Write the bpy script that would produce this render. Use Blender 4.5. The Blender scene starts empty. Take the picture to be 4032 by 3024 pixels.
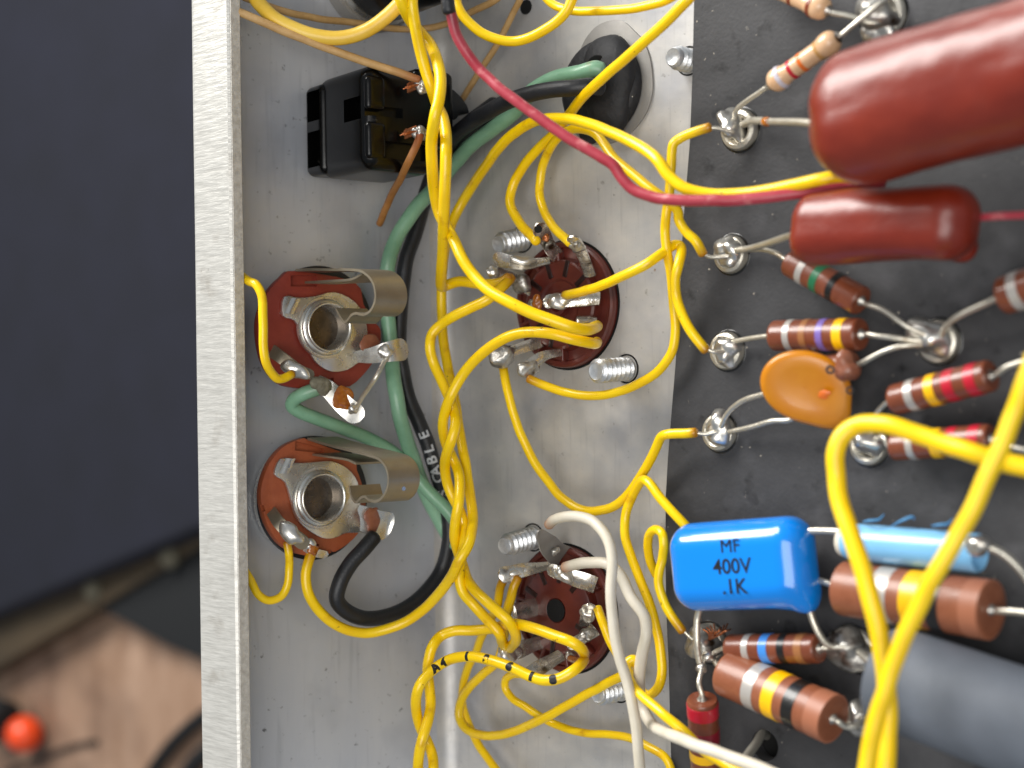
import bpy, bmesh, math, random
from mathutils import Vector, Matrix, noise
random.seed(7)
scene = bpy.context.scene
V = Vector
# ------------------------------------------------------------------ camera
TH, F_PX, ROLL, AL = math.radians(42), 6000.0, math.radians(.85), math.radians(10)
Dv = V((-math.sin(TH), 0, -math.cos(TH)))
R0 = V((math.cos(TH), 0, -math.sin(TH)))
Rv = R0*math.cos(ROLL) - V((0, 1, 0))*math.sin(ROLL)
Uv = V((0, 1, 0))*math.cos(ROLL) + R0*math.sin(ROLL)
CAM = V((16.791, 0, 17.0923))
cd = bpy.data.cameras.new('camera')
cam = bpy.data.objects.new('camera', cd)
scene.collection.objects.link(cam)
scene.camera = cam
m = Matrix((Rv, Uv, -Dv)).transposed().to_4x4()
m.translation = CAM
cam.matrix_world = m
cd.sensor_width = 36
cd.lens = F_PX/4032*36
cd.clip_start = .5
cd.clip_end = 500
cd.dof.use_dof = True
cd.dof.focus_distance = 21.3
cd.dof.aperture_fstop = .17
cd.dof.aperture_blades = 0
# ------------------------------------------------------------------ light
w = bpy.data.worlds.new('World')
scene.world = w
w.use_nodes = True
w.node_tree.nodes['Background'].inputs[0].default_value = (.80, .90, 1, 1)
w.node_tree.nodes['Background'].inputs[1].default_value = .30


def area(name, loc, target, sx, sy, power, col):
    l = bpy.data.lights.new(name, 'AREA')
    l.shape = 'RECTANGLE'
    l.size, l.size_y = sx, sy
    l.energy = power
    l.color = col
    o = bpy.data.objects.new(name, l)
    scene.collection.objects.link(o)
    o.location = loc
    o.rotation_euler = (V(target)-V(loc)).to_track_quat('-Z', 'Y').to_euler()
    o['kind'] = 'helper'
    return o


area('window_light', (-30, 46, 36), (2, 0, 0), 46, 32, 98000, (1, .975, .935))
area('room_light', (34, -8, 52), (3, 0, 0), 40, 40, 26000, (1, .97, .93))
vs = scene.view_settings
vs.view_transform = 'Standard'
vs.look = 'None'
vs.exposure = -.03
vs.gamma = 1
scene.cycles.use_denoising = True
scene.cycles.max_bounces = 8
# ------------------------------------------------------------------ projection helpers
CA, SA, TA = math.cos(AL), math.sin(AL), math.tan(AL)
WN = V((CA, 0, SA))       # wall normal
WT = V((-SA, 0, CA))      # up along the wall
YV = V((0, 1, 0))
BT = .26                  # board top


def ray(u, v):
    return Dv + Rv*((u-2016)/F_PX) - Uv*((v-1512)/F_PX)


def F(u, v, h=0.):
    r = ray(u, v)
    return CAM + r*((h-CAM.z)/r.z)


def W(u, v, d=0.):
    r = ray(u, v)
    return CAM + r*((d-CAM.dot(WN))/r.dot(WN))


def TP(u, v, t):          # plane at height t along the wall
    r = ray(u, v)
    return CAM + r*((t-CAM.dot(WT))/r.dot(WT))


def P(u, v, h):           # over floor or wall, whichever comes first
    a, b = F(u, v, h), W(u, v, h)
    return a if (a-CAM).length < (b-CAM).length else b


def B(u, v, h=0.):
    return F(u, v, BT+h)


def depth(p):
    return (p-CAM).dot(Dv)


def cm(px, p):            # size in cm of px picture pixels at p
    return px*depth(p)/F_PX


def view(p):
    return (CAM-p).normalized()


# ------------------------------------------------------------------ materials
def lin(h):
    h = h.lstrip('#')
    c = [int(h[i:i+2], 16)/255 for i in (0, 2, 4)]
    return tuple(x/12.92 if x <= .04045 else ((x+.055)/1.055)**2.4 for x in c) + (1,)


MATS = {}


def mat(name, col, rough=.5, metal=0., coat=0., noise_amt=.0, col2=None, nscale=8., bump=0., bscale=30., spec=.5, burn=None, sss=0., dots=None, coatr=.1, stretch=None, detail=5, scratch=None):
    mt = bpy.data.materials.new(name)
    mt.use_nodes = True
    nt = mt.node_tree
    N, L = nt.nodes, nt.links
    b = N['Principled BSDF']
    c = lin(col) if isinstance(col, str) else col
    b.inputs['Base Color'].default_value = c
    b.inputs['Roughness'].default_value = rough
    b.inputs['Metallic'].default_value = metal
    b.inputs['Coat Weight'].default_value = coat
    b.inputs['Coat Roughness'].default_value = coatr
    b.inputs['Specular IOR Level'].default_value = spec
    if sss:
        b.inputs['Subsurface Weight'].default_value = sss
        b.inputs['Subsurface Radius'].default_value = (.1, .06, .02)
        b.inputs['Subsurface Scale'].default_value = .3
    tc = N.new('ShaderNodeNewGeometry')
    src = tc.outputs['Position']
    if stretch:
        mp = N.new('ShaderNodeMapping')
        mp.inputs['Scale'].default_value = stretch
        L.new(src, mp.inputs['Vector'])
        src = mp.outputs['Vector']
    out = None
    if col2:
        n1 = N.new('ShaderNodeTexNoise')
        n1.inputs['Scale'].default_value = nscale
        n1.inputs['Detail'].default_value = detail
        n1.inputs['Roughness'].default_value = .65
        L.new(src, n1.inputs['Vector'])
        rp = N.new('ShaderNodeValToRGB')
        rp.color_ramp.elements[0].position = .35
        rp.color_ramp.elements[1].position = .68
        rp.color_ramp.elements[0].color = c
        rp.color_ramp.elements[1].color = lin(col2)
        L.new(n1.outputs['Fac'], rp.inputs['Fac'])
        out = rp.outputs['Color']
    if dots:
        for dcol, dsc, lo, hi in dots:
            n2 = N.new('ShaderNodeTexNoise')
            n2.inputs['Scale'].default_value = dsc
            n2.inputs['Detail'].default_value = 4
            L.new(tc.outputs['Position'], n2.inputs['Vector'])
            r2 = N.new('ShaderNodeMapRange')
            r2.inputs['From Min'].default_value = lo
            r2.inputs['From Max'].default_value = hi
            L.new(n2.outputs['Fac'], r2.inputs['Value'])
            mx = N.new('ShaderNodeMix')
            mx.data_type = 'RGBA'
            L.new(r2.outputs['Result'], mx.inputs['Factor'])
            if out:
                L.new(out, mx.inputs['A'])
            else:
                mx.inputs['A'].default_value = c
            mx.inputs['B'].default_value = lin(dcol)
            out = mx.outputs['Result']
    if scratch:
        mp = N.new('ShaderNodeMapping')
        mp.inputs['Scale'].default_value = scratch[0]
        mp.inputs['Rotation'].default_value = (0, 0, .5 if scratch[0][0] < scratch[0][1] and scratch[0][2] < 20 else .05)
        L.new(tc.outputs['Position'], mp.inputs['Vector'])
        n5 = N.new('ShaderNodeTexNoise')
        n5.inputs['Scale'].default_value = 1
        n5.inputs['Detail'].default_value = 2
        L.new(mp.outputs['Vector'], n5.inputs['Vector'])
        r5 = N.new('ShaderNodeMapRange')
        r5.inputs['From Min'].default_value = .58
        r5.inputs['From Max'].default_value = .74
        r5.inputs['To Max'].default_value = .22
        L.new(n5.outputs['Fac'], r5.inputs['Value'])
        mx = N.new('ShaderNodeMix')
        mx.data_type = 'RGBA'
        L.new(r5.outputs['Result'], mx.inputs['Factor'])
        L.new(out, mx.inputs['A'])
        mx.inputs['B'].default_value = lin(scratch[1])
        out = mx.outputs['Result']
    if burn:
        at = N.new('ShaderNodeAttribute')
        at.attribute_name = 'burn'
        mx = N.new('ShaderNodeMix')
        mx.data_type = 'RGBA'
        L.new(at.outputs['Fac'], mx.inputs['Factor'])
        if out:
            L.new(out, mx.inputs['A'])
        else:
            mx.inputs['A'].default_value = c
        mx.inputs['B'].default_value = lin(burn)
        out = mx.outputs['Result']
    if out:
        L.new(out, b.inputs['Base Color'])
    if bump:
        n3 = N.new('ShaderNodeTexNoise')
        n3.inputs['Scale'].default_value = bscale
        n3.inputs['Detail'].default_value = 6
        L.new(src, n3.inputs['Vector'])
        bp = N.new('ShaderNodeBump')
        bp.inputs['Strength'].default_value = bump
        bp.inputs['Distance'].default_value = .02
        L.new(n3.outputs['Fac'], bp.inputs['Height'])
        L.new(bp.outputs['Normal'], b.inputs['Normal'])
    if metal > .3:
        n4 = N.new('ShaderNodeTexNoise')
        n4.inputs['Scale'].default_value = 6
        L.new(tc.outputs['Position'], n4.inputs['Vector'])
        r4 = N.new('ShaderNodeMapRange')
        r4.inputs['To Min'].default_value = max(.03, rough-.09)
        r4.inputs['To Max'].default_value = rough+.1
        L.new(n4.outputs['Fac'], r4.inputs['Value'])
        L.new(r4.outputs['Result'], b.inputs['Roughness'])
    MATS[name] = mt
    return mt


mat('aluminium_floor', '#c0bfbd', .50, .5, col2='#d3cfc8', nscale=.8, bump=.12, bscale=5, stretch=(1, 1.6, 1),
    dots=[('#9fa1a8', .8, .45, .80), ('#6d6862', 3.6, .70, .80), ('#8a6a4c', 4, .735, .78), ('#8b8985', 11, .66, .80)], scratch=((16, 1.1, 10), '#908f90'))
mat('aluminium_wall', '#bbbec5', .47, .5, col2='#c2c4c9', nscale=.5, bump=.07, bscale=5, stretch=(1, .5, 3),
    dots=[('#9fa2aa', .9, .5, .9), ('#504e4e', 4.5, .705, .78), ('#77797e', 9, .66, .8)], scratch=((14, .8, 10), '#8f929a'))
mat('aluminium_rim', '#b6b4ae', .38, .35, col2='#cbc9c3', nscale=3, bump=.45, bscale=3.0, stretch=(1, 7, 1),
    dots=[('#8c8478', 1.6, .60, .85), ('#4a4138', 3.4, .72, .80)], scratch=((.6, 30, 30), '#8d8a84'))
mat('cut_edge', '#c9c5bd', .5, .2, col2='#aaa59d', nscale=12, bump=.6, bscale=25)
mat('board', '#343436', .58, 0, col2='#3b3b3d', nscale=4, bump=.22, bscale=20, spec=.42, dots=[('#1c1c1e', 3, .62, .74), ('#a59d90', 13, .72, .76), ('#57575a', 1.2, .55, .85)])
mat('board_edge', '#2a2a2a', .7)
mat('yellow_insulation', '#f0c400', .30, 0, coat=.12, col2='#f7d10a', nscale=2.2, bump=.10, bscale=9, burn='#8c4408', sss=.05, spec=.5,
    dots=[('#c9930a', 3.5, .62, .8), ('#7d5a14', 9, .70, .76)])
mat('yellow_thick', '#efc500', .38, 0, coat=.08, col2='#f6d010', nscale=2, bump=.08, bscale=7, burn='#b8650c')
mat('pale_yellow', '#e0b534', .4, 0, coat=.1, col2='#e8c557', nscale=1, burn='#b8650c')
mat('tan_cloth', '#b08a55', .62, 0, col2='#c4a06c', nscale=5, bump=.2, bscale=30, burn='#8a451c')
mat('brown_cloth', '#8c5a26', .6, 0, col2='#a4713a', nscale=4, bump=.2, bscale=30, burn='#7c330f')
mat('green_insulation', '#6d9a7b', .38, 0, col2='#86b093', nscale=1.4, bump=.05, coat=.1, burn='#5a5030', dots=[('#8b7a3a', 2.6, .68, .8)])
mat('black_rubber', '#17181b', .46, 0, col2='#202227', nscale=3, bump=.25, bscale=24, burn='#0c0b0b', dots=[('#5c5a54', 13, .72, .78)])
mat('black_plastic', '#040404', .24, 0, coat=.0, spec=.3, bump=.03, bscale=8, dots=[('#2c2a27', 9, .68, .8)])
mat('dusty_rubber', '#0e0e11', .60, 0, col2='#1b1c20', nscale=5, bump=.5, bscale=14, dots=[('#c9c4b8', 9, .745, .77)])
mat('red_insulation', '#9c2c3a', .4, 0, coat=.08, col2='#ac404c', nscale=2.5, bump=.25, bscale=9, burn='#220a10', dots=[('#cf8584', 5, .60, .75)])
mat('white_insulation', '#c9c1ae', .45, 0, coat=.05, col2='#d6cfc0', nscale=2, bump=.06, bscale=9, burn='#a9632c')
mat('socket_phenolic', '#54201a', .34, 0, coat=.12, col2='#642a20', nscale=3, bump=.12, bscale=10, dots=[('#2f0f0b', 2.5, .6, .8)])
mat('socket_dark', '#230a07', .4)
mat('jack_phenolic', '#7d2c20', .48, 0, col2='#8a3628', nscale=3, bump=.2, bscale=18)
mat('jack_phenolic_orange', '#8e4526', .48, 0, col2='#9d5230', nscale=3, bump=.2, bscale=18)
mat('solder', '#cbc7bf', .31, .9, col2='#e6e4de', nscale=5, bump=.35, bscale=7, dots=[('#84735a', 4, .62, .8)])
mat('solder_dull', '#a09d97', .33, .85, col2='#cfccc4', nscale=7, bump=.7, bscale=11, dots=[('#4c3826', 5, .55, .7)])
mat('tinned_lead', '#d0cabb', .33, .8, col2='#d6d1c4', nscale=6, bump=.25, bscale=20, dots=[('#8a6a3c', 3, .66, .8)])
mat('bore_shade_metal', '#4c443c', .28, .8, col2='#6b6054', nscale=5, bump=.2, bscale=8)  # metal darkened: shade deep inside the jack bore is put into the colour
mat('nickel', '#958b78', .44, .85, col2='#a39a88', nscale=2, bump=.08, bscale=14)
mat('chrome', '#d2cfc8', .27, .9, col2='#e2e0da', nscale=3, dots=[('#9c8c78', 3, .76, .95)])
mat('zinc', '#c2c4c6', .34, .75, col2='#dde0e2', nscale=9, bump=.3, bscale=18)
mat('lug_metal', '#c3beb4', .25, .9, col2='#dedad2', nscale=5, bump=.4, bscale=9, dots=[('#5f5446', 4, .62, .76)])
mat('copper', '#9c5228', .35, .8, col2='#b97a54', nscale=8, bump=.3)
mat('flux', '#8a4710', .2, 0, coat=.6, col2='#b0691a', nscale=9, spec=.6)
mat('dark_flux', '#0c0a08', .25, 0, coat=.4)
mat('residue', '#5d5848', .7, .1, col2='#7f7a68', nscale=9, bump=.6)
mat('washer_steel', '#8e8b87', .52, .4, col2='#9b9893', nscale=2, bump=.1)
mat('hole_black', '#030303', .9)
mat('resistor_brown', '#6d3620', .34, 0, coat=.3, col2='#7d432b', nscale=6, bump=.15, bscale=22)
mat('resistor_brown_big', '#80492f', .4, 0, coat=.12, col2='#8f563b', nscale=4, bump=.1, bscale=22)
mat('resistor_tan', '#cda47b', .30, 0, coat=.3, col2='#d6b290', nscale=4, bump=.1, bscale=12)
mat('end_cap_pale', '#9a6147', .45, 0)
for nm, h in (('silver', '#b9b4ae'), ('yellow', '#f0b800'), ('red', '#b5152c'), ('black', '#141312'), ('green', '#1f6b45'), ('violet', '#7863ad'), ('blue', '#3f87d6'),
              ('orange', '#d96a1c'), ('gold', '#96633a'), ('lavender', '#c2bcc6'), ('brown', '#7d3a22'), ('tangold', '#b98c50'), ('darkred', '#8c1226')):
    mat('paint_'+nm, h, .36, .35 if nm == 'silver' else 0, coat=.25, bump=.1, bscale=20)
mat('cap_red', '#6c1c0c', .36, 0, coat=.28, coatr=.30, col2='#7b2612', nscale=1.2, bump=.9, bscale=2.6)
mat('cap_blue', '#007fe0', .25, 0, coat=.9, coatr=.06, bump=.05, bscale=3, spec=.35)
mat('cap_light_blue', '#7db9e4', .26, 0, coat=.3, bump=.05, bscale=6)
mat('sleeve_grey', '#555b64', .62, 0, col2='#5e646e', nscale=1.5, bump=.08, bscale=5, spec=.45)
mat('ceramic_orange', '#bd7204', .30, 0, coat=.3, col2='#c67f0c', nscale=1.6, bump=.06, bscale=5, dots=[('#7d4a1e', 5, .74, .8)])
mat('ceramic_brown', '#7b4631', .4, 0, coat=.3, col2='#8f5a42', nscale=6, bump=.4, bscale=12)
mat('ink', '#10131c', .5)
mat('ink_white', '#b9bcc0', .6)
mat('ink_blue', '#4f8fc0', .6)
mat('fabric_navy', '#11131f', .95, 0, col2='#151725', nscale=.4, bump=.1)
mat('wood', '#8e6f58', .6, 0, col2='#ad8f79', nscale=.5, stretch=(1.6, .45, 1), detail=7, dots=[('#5b4538', .22, .45, .75)])
mat('bronze_strip', '#463a2a', .6, .1, col2='#534531', nscale=.5)
mat('black_mat', '#0d0f11', .75)
mat('grey_knob', '#565142', .7)
mat('orange_ball', '#ef4a14', .4, 0, coat=.3)


# ------------------------------------------------------------------ object helpers
def mk(name, verts, faces, mt, parent=None, smooth=True, angle=38, attr=None):
    me = bpy.data.meshes.new(name)
    cen = V((0, 0, 0))
    for p in verts:
        cen += p
    cen /= max(1, len(verts))
    me.from_pydata([tuple(p-cen) for p in verts], [], faces)
    bm = bmesh.new()
    bm.from_mesh(me)
    bmesh.ops.recalc_face_normals(bm, faces=bm.faces)
    if smooth:
        for f in bm.faces:
            f.smooth = True
        ca = math.radians(angle)
        for e in bm.edges:
            if len(e.link_faces) == 2 and e.calc_face_angle(0) > ca:
                e.smooth = False
    bm.to_mesh(me)
    bm.free()
    if attr:
        a = me.attributes.new('burn', 'FLOAT', 'POINT')
        a.data.foreach_set('value', attr)
    me.materials.append(MATS[mt])
    o = bpy.data.objects.new(name, me)
    scene.collection.objects.link(o)
    if parent is not None:
        o.parent = parent
        o.location = cen - wloc(parent)
    else:
        o.location = cen
    return o


def wloc(o):
    p = V(o.location)
    while o.parent is not None:
        o = o.parent
        p += V(o.location)
    return p


def thing(name, loc, label, cat, group=None):
    o = bpy.data.objects.new(name, None)
    scene.collection.objects.link(o)
    o.empty_display_size = .2
    o.location = loc
    return tag(o, label, cat, group)


def tag(o, label, cat, group=None):
    o['label'] = label
    o['category'] = cat
    if group:
        o['group'] = group
    return o


def spline(pts, sub=6):
    if len(pts) < 3:
        return [pts[0].lerp(pts[-1], i/sub) for i in range(sub+1)]
    q = [pts[0]*2-pts[1]] + list(pts) + [pts[-1]*2-pts[-2]]
    out = []
    for i in range(1, len(q)-2):
        p0, p1, p2, p3 = q[i-1:i+3]
        d1 = max(1e-4, (p1-p0).length**.5)
        d2 = max(1e-4, (p2-p1).length**.5)
        d3 = max(1e-4, (p3-p2).length**.5)
        m1 = (p2-p1) + ((p1-p0)/d1-(p2-p0)/(d1+d2))*d2
        m2 = (p2-p1) + ((p3-p2)/d3-(p3-p1)/(d2+d3))*d2
        for k in range(sub):
            t = k/sub
            a, b_ = t*t*t, t*t
            out.append(p1*(2*a-3*b_+1)+m1*(a-2*b_+t)+p2*(-2*a+3*b_)+m2*(a-b_))
    out.append(pts[-1].copy())
    return out


def tube_data(path, r, sides=14, round_ends=True, rf=None):
    n = len(path)
    tans = []
    for i in range(n):
        t = path[min(n-1, i+1)] - path[max(0, i-1)]
        tans.append(t.normalized() if t.length > 1e-9 else V((0, 0, 1)))
    up = tans[0].orthogonal().normalized()
    rings = []
    for i in range(n):
        up = (up - tans[i]*up.dot(tans[i])).normalized()
        rings.append((path[i], tans[i], up.copy(), r*(rf(i/(n-1)) if rf else 1)))
    if round_ends:
        p, t, u, rr = rings[0]
        pre = [(p - t*rr*k*.5, t, u, rr*s) for k, s in ((1, .3), (.8, .65), (.4, .9))]
        p, t, u, rr = rings[-1]
        post = [(p + t*rr*k*.5, t, u, rr*s) for k, s in ((.4, .9), (.8, .65), (1, .3))]
        rings = pre + rings + post
    vs_, fs = [], []
    for p, t, u, rr in rings:
        s = t.cross(u)
        for k in range(sides):
            a = 2*math.pi*k/sides
            vs_.append(p + (u*math.cos(a)+s*math.sin(a))*rr)
    for i in range(len(rings)-1):
        for k in range(sides):
            a, b_ = i*sides+k, i*sides+(k+1) % sides
            fs.append((a, b_, b_+sides, a+sides))
    fs.append(tuple(range(sides))[::-1])
    fs.append(tuple(range((len(rings)-1)*sides, len(rings)*sides)))
    return vs_, fs, len(rings)


def tube(name, pts, r, mt, parent=None, sides=14, sub=6, jitter=0., burn=(0, 0), rf=None, seed=0):
    path = spline(pts, sub)
    if jitter:
        for i, p in enumerate(path):
            path[i] = p + noise.noise_vector(p*.9+V((seed, 3, 1)))*jitter + noise.noise_vector(p*3.5+V((seed, 9, 4)))*jitter*.45
    vs_, fs, nr = tube_data(path, r, sides, True, rf)
    attr = None
    if burn is not None:
        total = sum((path[i+1]-path[i]).length for i in range(len(path)-1))
        acc, ss = 0, [0]
        for i in range(len(path)-1):
            acc += (path[i+1]-path[i]).length
            ss.append(acc)
        ss = [0]*3 + ss + [total]*3
        attr = []
        for s in ss:
            b0 = max(0, 1-s/burn[0]) if burn[0] else 0
            b1 = max(0, 1-(total-s)/burn[1]) if burn[1] else 0
            attr += [min(1, max(b0, b1)**1.3*.8)]*sides
    return mk(name, vs_, fs, mt, parent, angle=80, attr=attr)


WIRE = [0]


def wire(pts, wpx, mt, label, group=None, name='wire', fn=P, burn=(0, 0), bare=None, sub=6, cat='wire', jitter=.02):
    p3 = [fn(*q) if not isinstance(q, Vector) else q for q in pts]
    mid = p3[len(p3)//2]
    r = cm(wpx, mid)/2
    WIRE[0] += 1
    o = tube(name, p3, r, mt, None, 16, sub, jitter, burn, seed=WIRE[0])
    tag(o, label, cat, group)
    for bp in (bare or []):
        b3 = [fn(*q) if not isinstance(q, Vector) else q for q in bp]
        tube('bare_end', b3, r*.42, 'tinned_lead', o, 10, 5, .006, None)
    o['_r'] = r
    return o, p3, r


def frame(axis, hint=None):
    z = axis.normalized()
    h = hint or V((0, 0, 1))
    x = (h - z*h.dot(z))
    x = x.normalized() if x.length > 1e-3 else z.orthogonal().normalized()
    return x, z.cross(x), z


def lathe(name, org, axis, prof, mt, parent=None, seg=40, hint=None, closed=False, angle=38):
    """prof: list of (s along axis, radius)."""
    x, y, z = frame(axis, hint)
    vs_, fs = [], []
    for s, r in prof:
        for k in range(seg):
            a = 2*math.pi*k/seg
            vs_.append(org + z*s + (x*math.cos(a)+y*math.sin(a))*max(r, 1e-4))
    n = len(prof)
    for i in range(n-1 if not closed else n):
        j = (i+1) % n
        for k in range(seg):
            fs.append((i*seg+k, i*seg+(k+1) % seg, j*seg+(k+1) % seg, j*seg+k))
    if not closed:
        fs.append(tuple(range(seg))[::-1])
        fs.append(tuple(range((n-1)*seg, n*seg)))
    return mk(name, vs_, fs, mt, parent, angle=angle)


def prism(name, top, nrm, thick, mt, parent=None, bev=.0, seg=2):
    n = len(top)
    vs_ = list(top) + [p - nrm*thick for p in top]
    fs = [tuple(range(n)), tuple(range(n, 2*n))[::-1]] + [(i, i+n, (i+1) % n+n, (i+1) % n) for i in range(n)]
    o = mk(name, vs_, fs, mt, parent, angle=30)
    if bev:
        bm = bmesh.new()
        bm.from_mesh(o.data)
        es = [e for e in bm.edges if len(e.link_faces) == 2 and e.calc_face_angle(0) > .6]
        bmesh.ops.bevel(bm, geom=es, offset=bev, segments=seg, affect='EDGES', profile=.5, clamp_overlap=True)
        for f in bm.faces:
            f.smooth = True
        for e in bm.edges:
            e.smooth = not (len(e.link_faces) == 2 and e.calc_face_angle(0) > .7)
        bm.to_mesh(o.data)
        bm.free()
    return o


def smooth_outline(pts, sub=4, closed=True):
    n = len(pts)
    out = []
    for i in range(n):
        p0, p1, p2, p3 = [V(pts[(i+k) % n]) for k in (-1, 0, 1, 2)]
        for k in range(sub):
            t = k/sub
            out.append(tuple(.5*((2*p1)+(p2-p0)*t+(2*p0-5*p1+4*p2-p3)*t*t+(3*p1-p0-3*p2+p3)*t**3)))
    return out


def strip(name, pts, wvec, thick, mt, parent=None, sub=5, wf=None, bulge=0., crumple=0.):
    """sheet metal strip along pts; wvec full width vector (or one per point)."""
    path = spline(pts, sub)
    n = len(path)
    vs_, fs = [], []
    for i, p in enumerate(path):
        t = (path[min(n-1, i+1)]-path[max(0, i-1)]).normalized()
        wv = wvec
        if isinstance(wvec, list):
            q = i/(n-1)*(len(wvec)-1)
            a = int(q)
            wv = wvec[a].lerp(wvec[min(a+1, len(wvec)-1)], q-a)
        k = wf(i/(n-1)) if wf else 1
        wv = wv*k*.5
        nn = t.cross(wv).normalized()
        wl_ = wv.length
        row = []
        for k2 in range(5):
            q = -1+k2*.5
            off = (1-q*q)*bulge*wl_ + (noise.noise(p*2.3+wv*q*2+V((7, 1, 3)))*crumple*wl_ if crumple else 0)
            row.append(p+wv*q+nn*off)
        vs_ += [a_+nn*thick*.5 for a_ in row]+[a_-nn*thick*.5 for a_ in row[::-1]]
    for i in range(n-1):
        a = i*10
        for k in range(10):
            fs.append((a+k, a+(k+1) % 10, a+10+(k+1) % 10, a+10+k))
    for b0 in (0, 10*(n-1)):
        for k in range(4):
            fs.append((b0+k, b0+k+1, b0+8-k, b0+9-k))
    return mk(name, vs_, fs, mt, parent, angle=35)


def rbox(name, cen, ax, half, r, mt, parent=None, nseg=4, shape=None, fill=5):
    """rounded box; ax = (x,y,z) unit axes."""
    ang = [math.pi/4*(k/nseg) for k in range(nseg+1)]

    def coords(h):
        rr = min(r, h*.999)
        inn = h-rr
        outer = [inn+rr*math.tan(a) for a in ang]
        mid = [-inn + 2*inn*k/fill for k in range(1, fill)]
        return [-q for q in outer[::-1]] + mid + outer

    bm = bmesh.new()
    X, Y, Z = (coords(h) for h in half)
    cs = (X, Y, Z)
    cache = {}

    def vert(p):
        inn = V([max(-(h-min(r, h*.999)), min(h-min(r, h*.999), c)) for h, c in zip(half, p)])
        d = V(p)-inn
        q = inn + (d.normalized()*r if d.length > 1e-9 else d)
        if shape:
            q = shape(q)
        k = tuple(round(c, 5) for c in p)
        if k not in cache:
            cache[k] = bm.verts.new(cen + ax[0]*q.x + ax[1]*q.y + ax[2]*q.z)
        return cache[k]
    for d in range(3):
        e, f = (d+1) % 3, (d+2) % 3
        for s in (-1, 1):
            for i in range(len(cs[e])-1):
                for j in range(len(cs[f])-1):
                    q = []
                    for a, b_ in ((i, j), (i+1, j), (i+1, j+1), (i, j+1)):
                        p = [0, 0, 0]
                        p[d] = s*half[d]
                        p[e] = cs[e][a]
                        p[f] = cs[f][b_]
                        q.append(vert(p))
                    if len(set(q)) > 2:
                        try:
                            bm.faces.new(q)
                        except ValueError:
                            pass
    bm.verts.ensure_lookup_table()
    bm.verts.index_update()
    vs_ = [v.co.copy() for v in bm.verts]
    fs = [tuple(v.index for v in f.verts) for f in bm.faces]
    bm.free()
    return mk(name, vs_, fs, mt, parent, angle=50)


def blob(name, cen, ax, half, mt, parent=None, rough=.25, seed=0, seg=14, freq=None):
    vs_, fs = [], []
    nu, nv = seg*2, seg
    size = max(half)
    fr = freq or 1.3/size
    for j in range(nv+1):
        ph = math.pi*j/nv
        for i in range(nu):
            th = 2*math.pi*i/nu
            q = V((math.sin(ph)*math.cos(th), math.sin(ph)*math.sin(th), math.cos(ph)))
            k = 1 + rough*noise.noise(V((q.x*half[0], q.y*half[1], q.z*half[2]))*fr + V((seed*7.3, seed, 2.2)))
            vs_.append(cen + ax[0]*q.x*half[0]*k + ax[1]*q.y*half[1]*k + ax[2]*q.z*half[2]*k)
    for j in range(nv):
        for i in range(nu):
            fs.append((j*nu+i, j*nu+(i+1) % nu, (j+1)*nu+(i+1) % nu, (j+1)*nu+i))
    o = mk(name, vs_, fs, mt, parent, angle=180)
    bm = bmesh.new()
    bm.from_mesh(o.data)
    bmesh.ops.remove_doubles(bm, verts=bm.verts, dist=1e-5)
    bm.to_mesh(o.data)
    bm.free()
    return o


def cut(o, cutters):
    for c in cutters:
        md = o.modifiers.new('b', 'BOOLEAN')
        md.operation = 'DIFFERENCE'
        md.solver = 'EXACT'
        md.object = c
    bpy.context.view_layer.update()
    dg = bpy.context.evaluated_depsgraph_get()
    me = bpy.data.meshes.new_from_object(o.evaluated_get(dg))
    o.modifiers.clear()
    old = o.data
    o.data = me
    m0 = old.materials[0]
    me.materials.clear()
    me.materials.append(m0)
    bm = bmesh.new()
    bm.from_mesh(me)
    for f in bm.faces:
        f.smooth = True
        f.material_index = 0
    for e in bm.edges:
        e.smooth = not (len(e.link_faces) == 2 and e.calc_face_angle(0) > .6)
    bm.to_mesh(me)
    bm.free()


def drop(objs):
    for o in objs:
        bpy.data.objects.remove(o, do_unlink=True)


def cutbox(cen, ax, half):
    vs_ = []
    for sx in (-1, 1):
        for sy in (-1, 1):
            for sz in (-1, 1):
                vs_.append(cen+ax[0]*half[0]*sx+ax[1]*half[1]*sy+ax[2]*half[2]*sz)
    fs = [(0, 1, 3, 2), (4, 6, 7, 5), (0, 4, 5, 1), (2, 3, 7, 6), (0, 2, 6, 4), (1, 5, 7, 3)]
    return mk('cutter', vs_, fs, 'hole_black', None, smooth=False)


def cutcyl(cen, axis, r, l):
    return lathe('cutter', cen-axis*l, axis, [(0, r), (2*l, r)], 'hole_black', seg=36)


def text(name, s, size, mapper, mt, parent, ext=.004, bold=0., fine=0):
    """flat lettering: mapper(x, y, z) -> world."""
    cu = bpy.data.curves.new('t', 'FONT')
    cu.body = s
    cu.size = size
    cu.align_x = 'CENTER'
    cu.align_y = 'CENTER'
    cu.extrude = ext/2
    cu.resolution_u = 4
    cu.offset = bold
    to = bpy.data.objects.new('t', cu)
    scene.collection.objects.link(to)
    bpy.context.view_layer.update()
    dg = bpy.context.evaluated_depsgraph_get()
    me = to.evaluated_get(dg).to_mesh()
    bm = bmesh.new()
    bm.from_mesh(me)
    if fine:
        bmesh.ops.triangulate(bm, faces=bm.faces)
        bmesh.ops.subdivide_edges(bm, edges=bm.edges, cuts=fine, use_grid_fill=True)
    bm.verts.index_update()
    vs_ = [mapper(v.co.x, v.co.y, v.co.z) for v in bm.verts]
    fs = [tuple(v.index for v in f.verts) for f in bm.faces]
    bm.free()
    to.evaluated_get(dg).to_mesh_clear()
    bpy.data.objects.remove(to, do_unlink=True)
    return mk(name, vs_, fs, mt, parent, smooth=False)

# ================================================================== background: the bench
TZ = -18.0


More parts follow.
